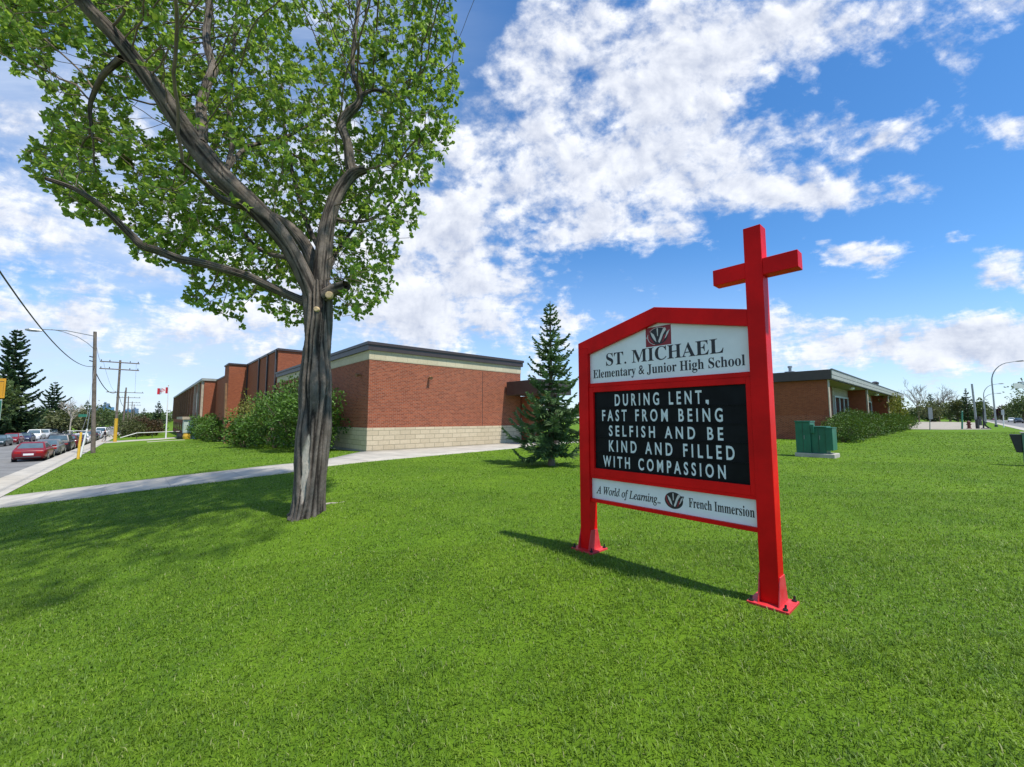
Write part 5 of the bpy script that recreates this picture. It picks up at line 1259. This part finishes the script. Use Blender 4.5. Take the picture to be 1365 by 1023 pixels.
spruce(gspot(1238, 160), 11.0, 4.2, 'broad dark conifer right of the classroom wing', RT, 112, levels=20, per=7, tw=.10, mat=M_NEEDLED, step=.13)
broadleaf(gspot(1236, 150), 7.6, 4.6, .6, 'grey green willow in front of the broad conifer', RT, 113, 1000, .6, M_FARO)
bare_tree(gspot(1248, 158), 12.5, .55, 'bare spreading tree right of the broad conifer', RT, 114, M_TWIG)
broadleaf(gspot(1216, 170), 6.0, 4.5, .6, 'low green tree touching the end of the classroom wing', RT, 115, 800, .6, M_FARG)
broadleaf(gspot(1261, 165), 8.0, 4.2, .8, 'dark green tree behind the grey notice sign', RT, 116, 1000, .6, M_FARG)
bare_tree(gspot(1263, 175), 12.6, .6, 'thin bare tree above the dark green one', RT, 117, M_TWIG)
broadleaf(gspot(1273, 158), 9.4, 4.0, .8, 'olive tree left of the green post', RT, 118, 1000, .6, M_FARO)
spruce(gspot(1281, 165), 10.4, 3.6, 'green pine behind the green post', RT, 119, levels=18, per=6, tw=.10, mat=M_NEEDLE, step=.14)
spruce(gspot(1286, 150), 12.4, 2.7, 'tall narrow black green spruce left of the leaning pole', RT, 120, levels=24, per=6, tw=.10, mat=M_NEEDLED, step=.13)
broadleaf(gspot(1299, 152), 9.6, 3.6, .8, 'fresh green tree right behind the leaning pole', RT, 121, 1000, .6, M_FARG)
broadleaf(gspot(1309, 165), 7.4, 3.4, .8, 'lower green tree right of the leaning pole', RT, 122, 900, .6, M_FARG)
broadleaf(gspot(1318, 330), 8.5, 5, .8, 'far green tree where the right street ends', RT, 123, 700, .9, M_FARG)
broadleaf(gspot(1331, 240), 9.5, 4.4, .8, 'dark purple tree across the right street', RT, 124, 900, .7, M_FARR)
broadleaf(gspot(1345, 185), 9.6, 5.0, .8, 'dark green tree across the right street beside the purple one', RT, 125, 1000, .6, M_FARG)
broadleaf(gspot(1360, 150), 12.4, 5.0, 1.2, 'tall dark green tree above the black car at the right edge', RT, 126, 1200, .6, M_FARG)
broadleaf(gspot(1380, 130), 14, 5.4, 1.2, 'tall dark green tree cut by the right edge', RT, 127, 1000, .6, M_FARG)
def woods():
    rg = np.random.default_rng(9); P_, D_ = [], []
    for a0, a1, n in ((-1.33, -.80, 60), (.93, 1.33, 50)):
        for i in range(n):
            a = rg.uniform(a0, a1); Y = rg.uniform(300, 420); x = a * Y; u, v = to_uv((x, Y)); h = rg.uniform(6, 10); zz = Z(u, v)
            p, d = blob_points(rg, 90, (x, Y, zz + h * .45), (7, 7, h * .55), .3, .4); P_.append(p); D_.append(d)
    P_ = np.concatenate(P_); D_ = np.concatenate(D_); o = leaves('woodland', P_, D_ + rg.normal(0, .8, P_.shape), 1.9, M_FARG, None, rg, aspect=.8)
    tag(o, 'far belt of green trees along the horizon', 'woodland', kind='stuff')
woods()
# downtown towers far beyond the left street
def tower(px, Y, wpx, ytop, mat, label, slope=0.0):
    c = gspot(px, Y); w = wpx * Y / 546 / 2; zt = at(px, ytop, Y).z; t = thing('office_tower', c, label, 'tower', 'distant office towers')
    m = MB(); m.hexa([(c.x - w, c.y - w, -6), (c.x + w, c.y - w, -6), (c.x + w, c.y + w, -6), (c.x - w, c.y + w, -6), (c.x - w, c.y - w, zt - slope), (c.x + w, c.y - w, zt), (c.x + w, c.y + w, zt), (c.x - w, c.y + w, zt - slope)]); m.build('shaft', mat, t)
    f = MB(); n = 7
    for k in range(n): z = 4 + (zt - slope - 8) * k / n; f.lbox(c.x - w * .92, c.x + w * .92, c.y - w - .5, c.y - w - .05, z, z + (zt - slope) / n * .45)
    f.build('window', M_GLASS, t)
    m = MB(); m.lbox(c.x - w * .3, c.x + w * .2, c.y - w * .3, c.y + w * .3, zt - slope * .6, zt + 3); m.build('roof_plant', M_TOWER2, t)
tower(135, 900, 9, 545, M_TOWER2, 'wide grey blue tower right of the street light pole')
tower(143, 950, 6, 538, M_TOWER2, 'tallest distant tower with a slanted top', 9)
tower(147.5, 900, 8, 543, M_TOWER, 'bright blue tower left of the pole with the yellow sleeve')
tower(174, 1100, 6, 546, M_TOWER, 'blue tower behind the far poles')
tower(183, 1100, 5, 545, M_TOWER2, 'slim grey blue tower behind the farthest poles')
bpy.context.view_layer.update()
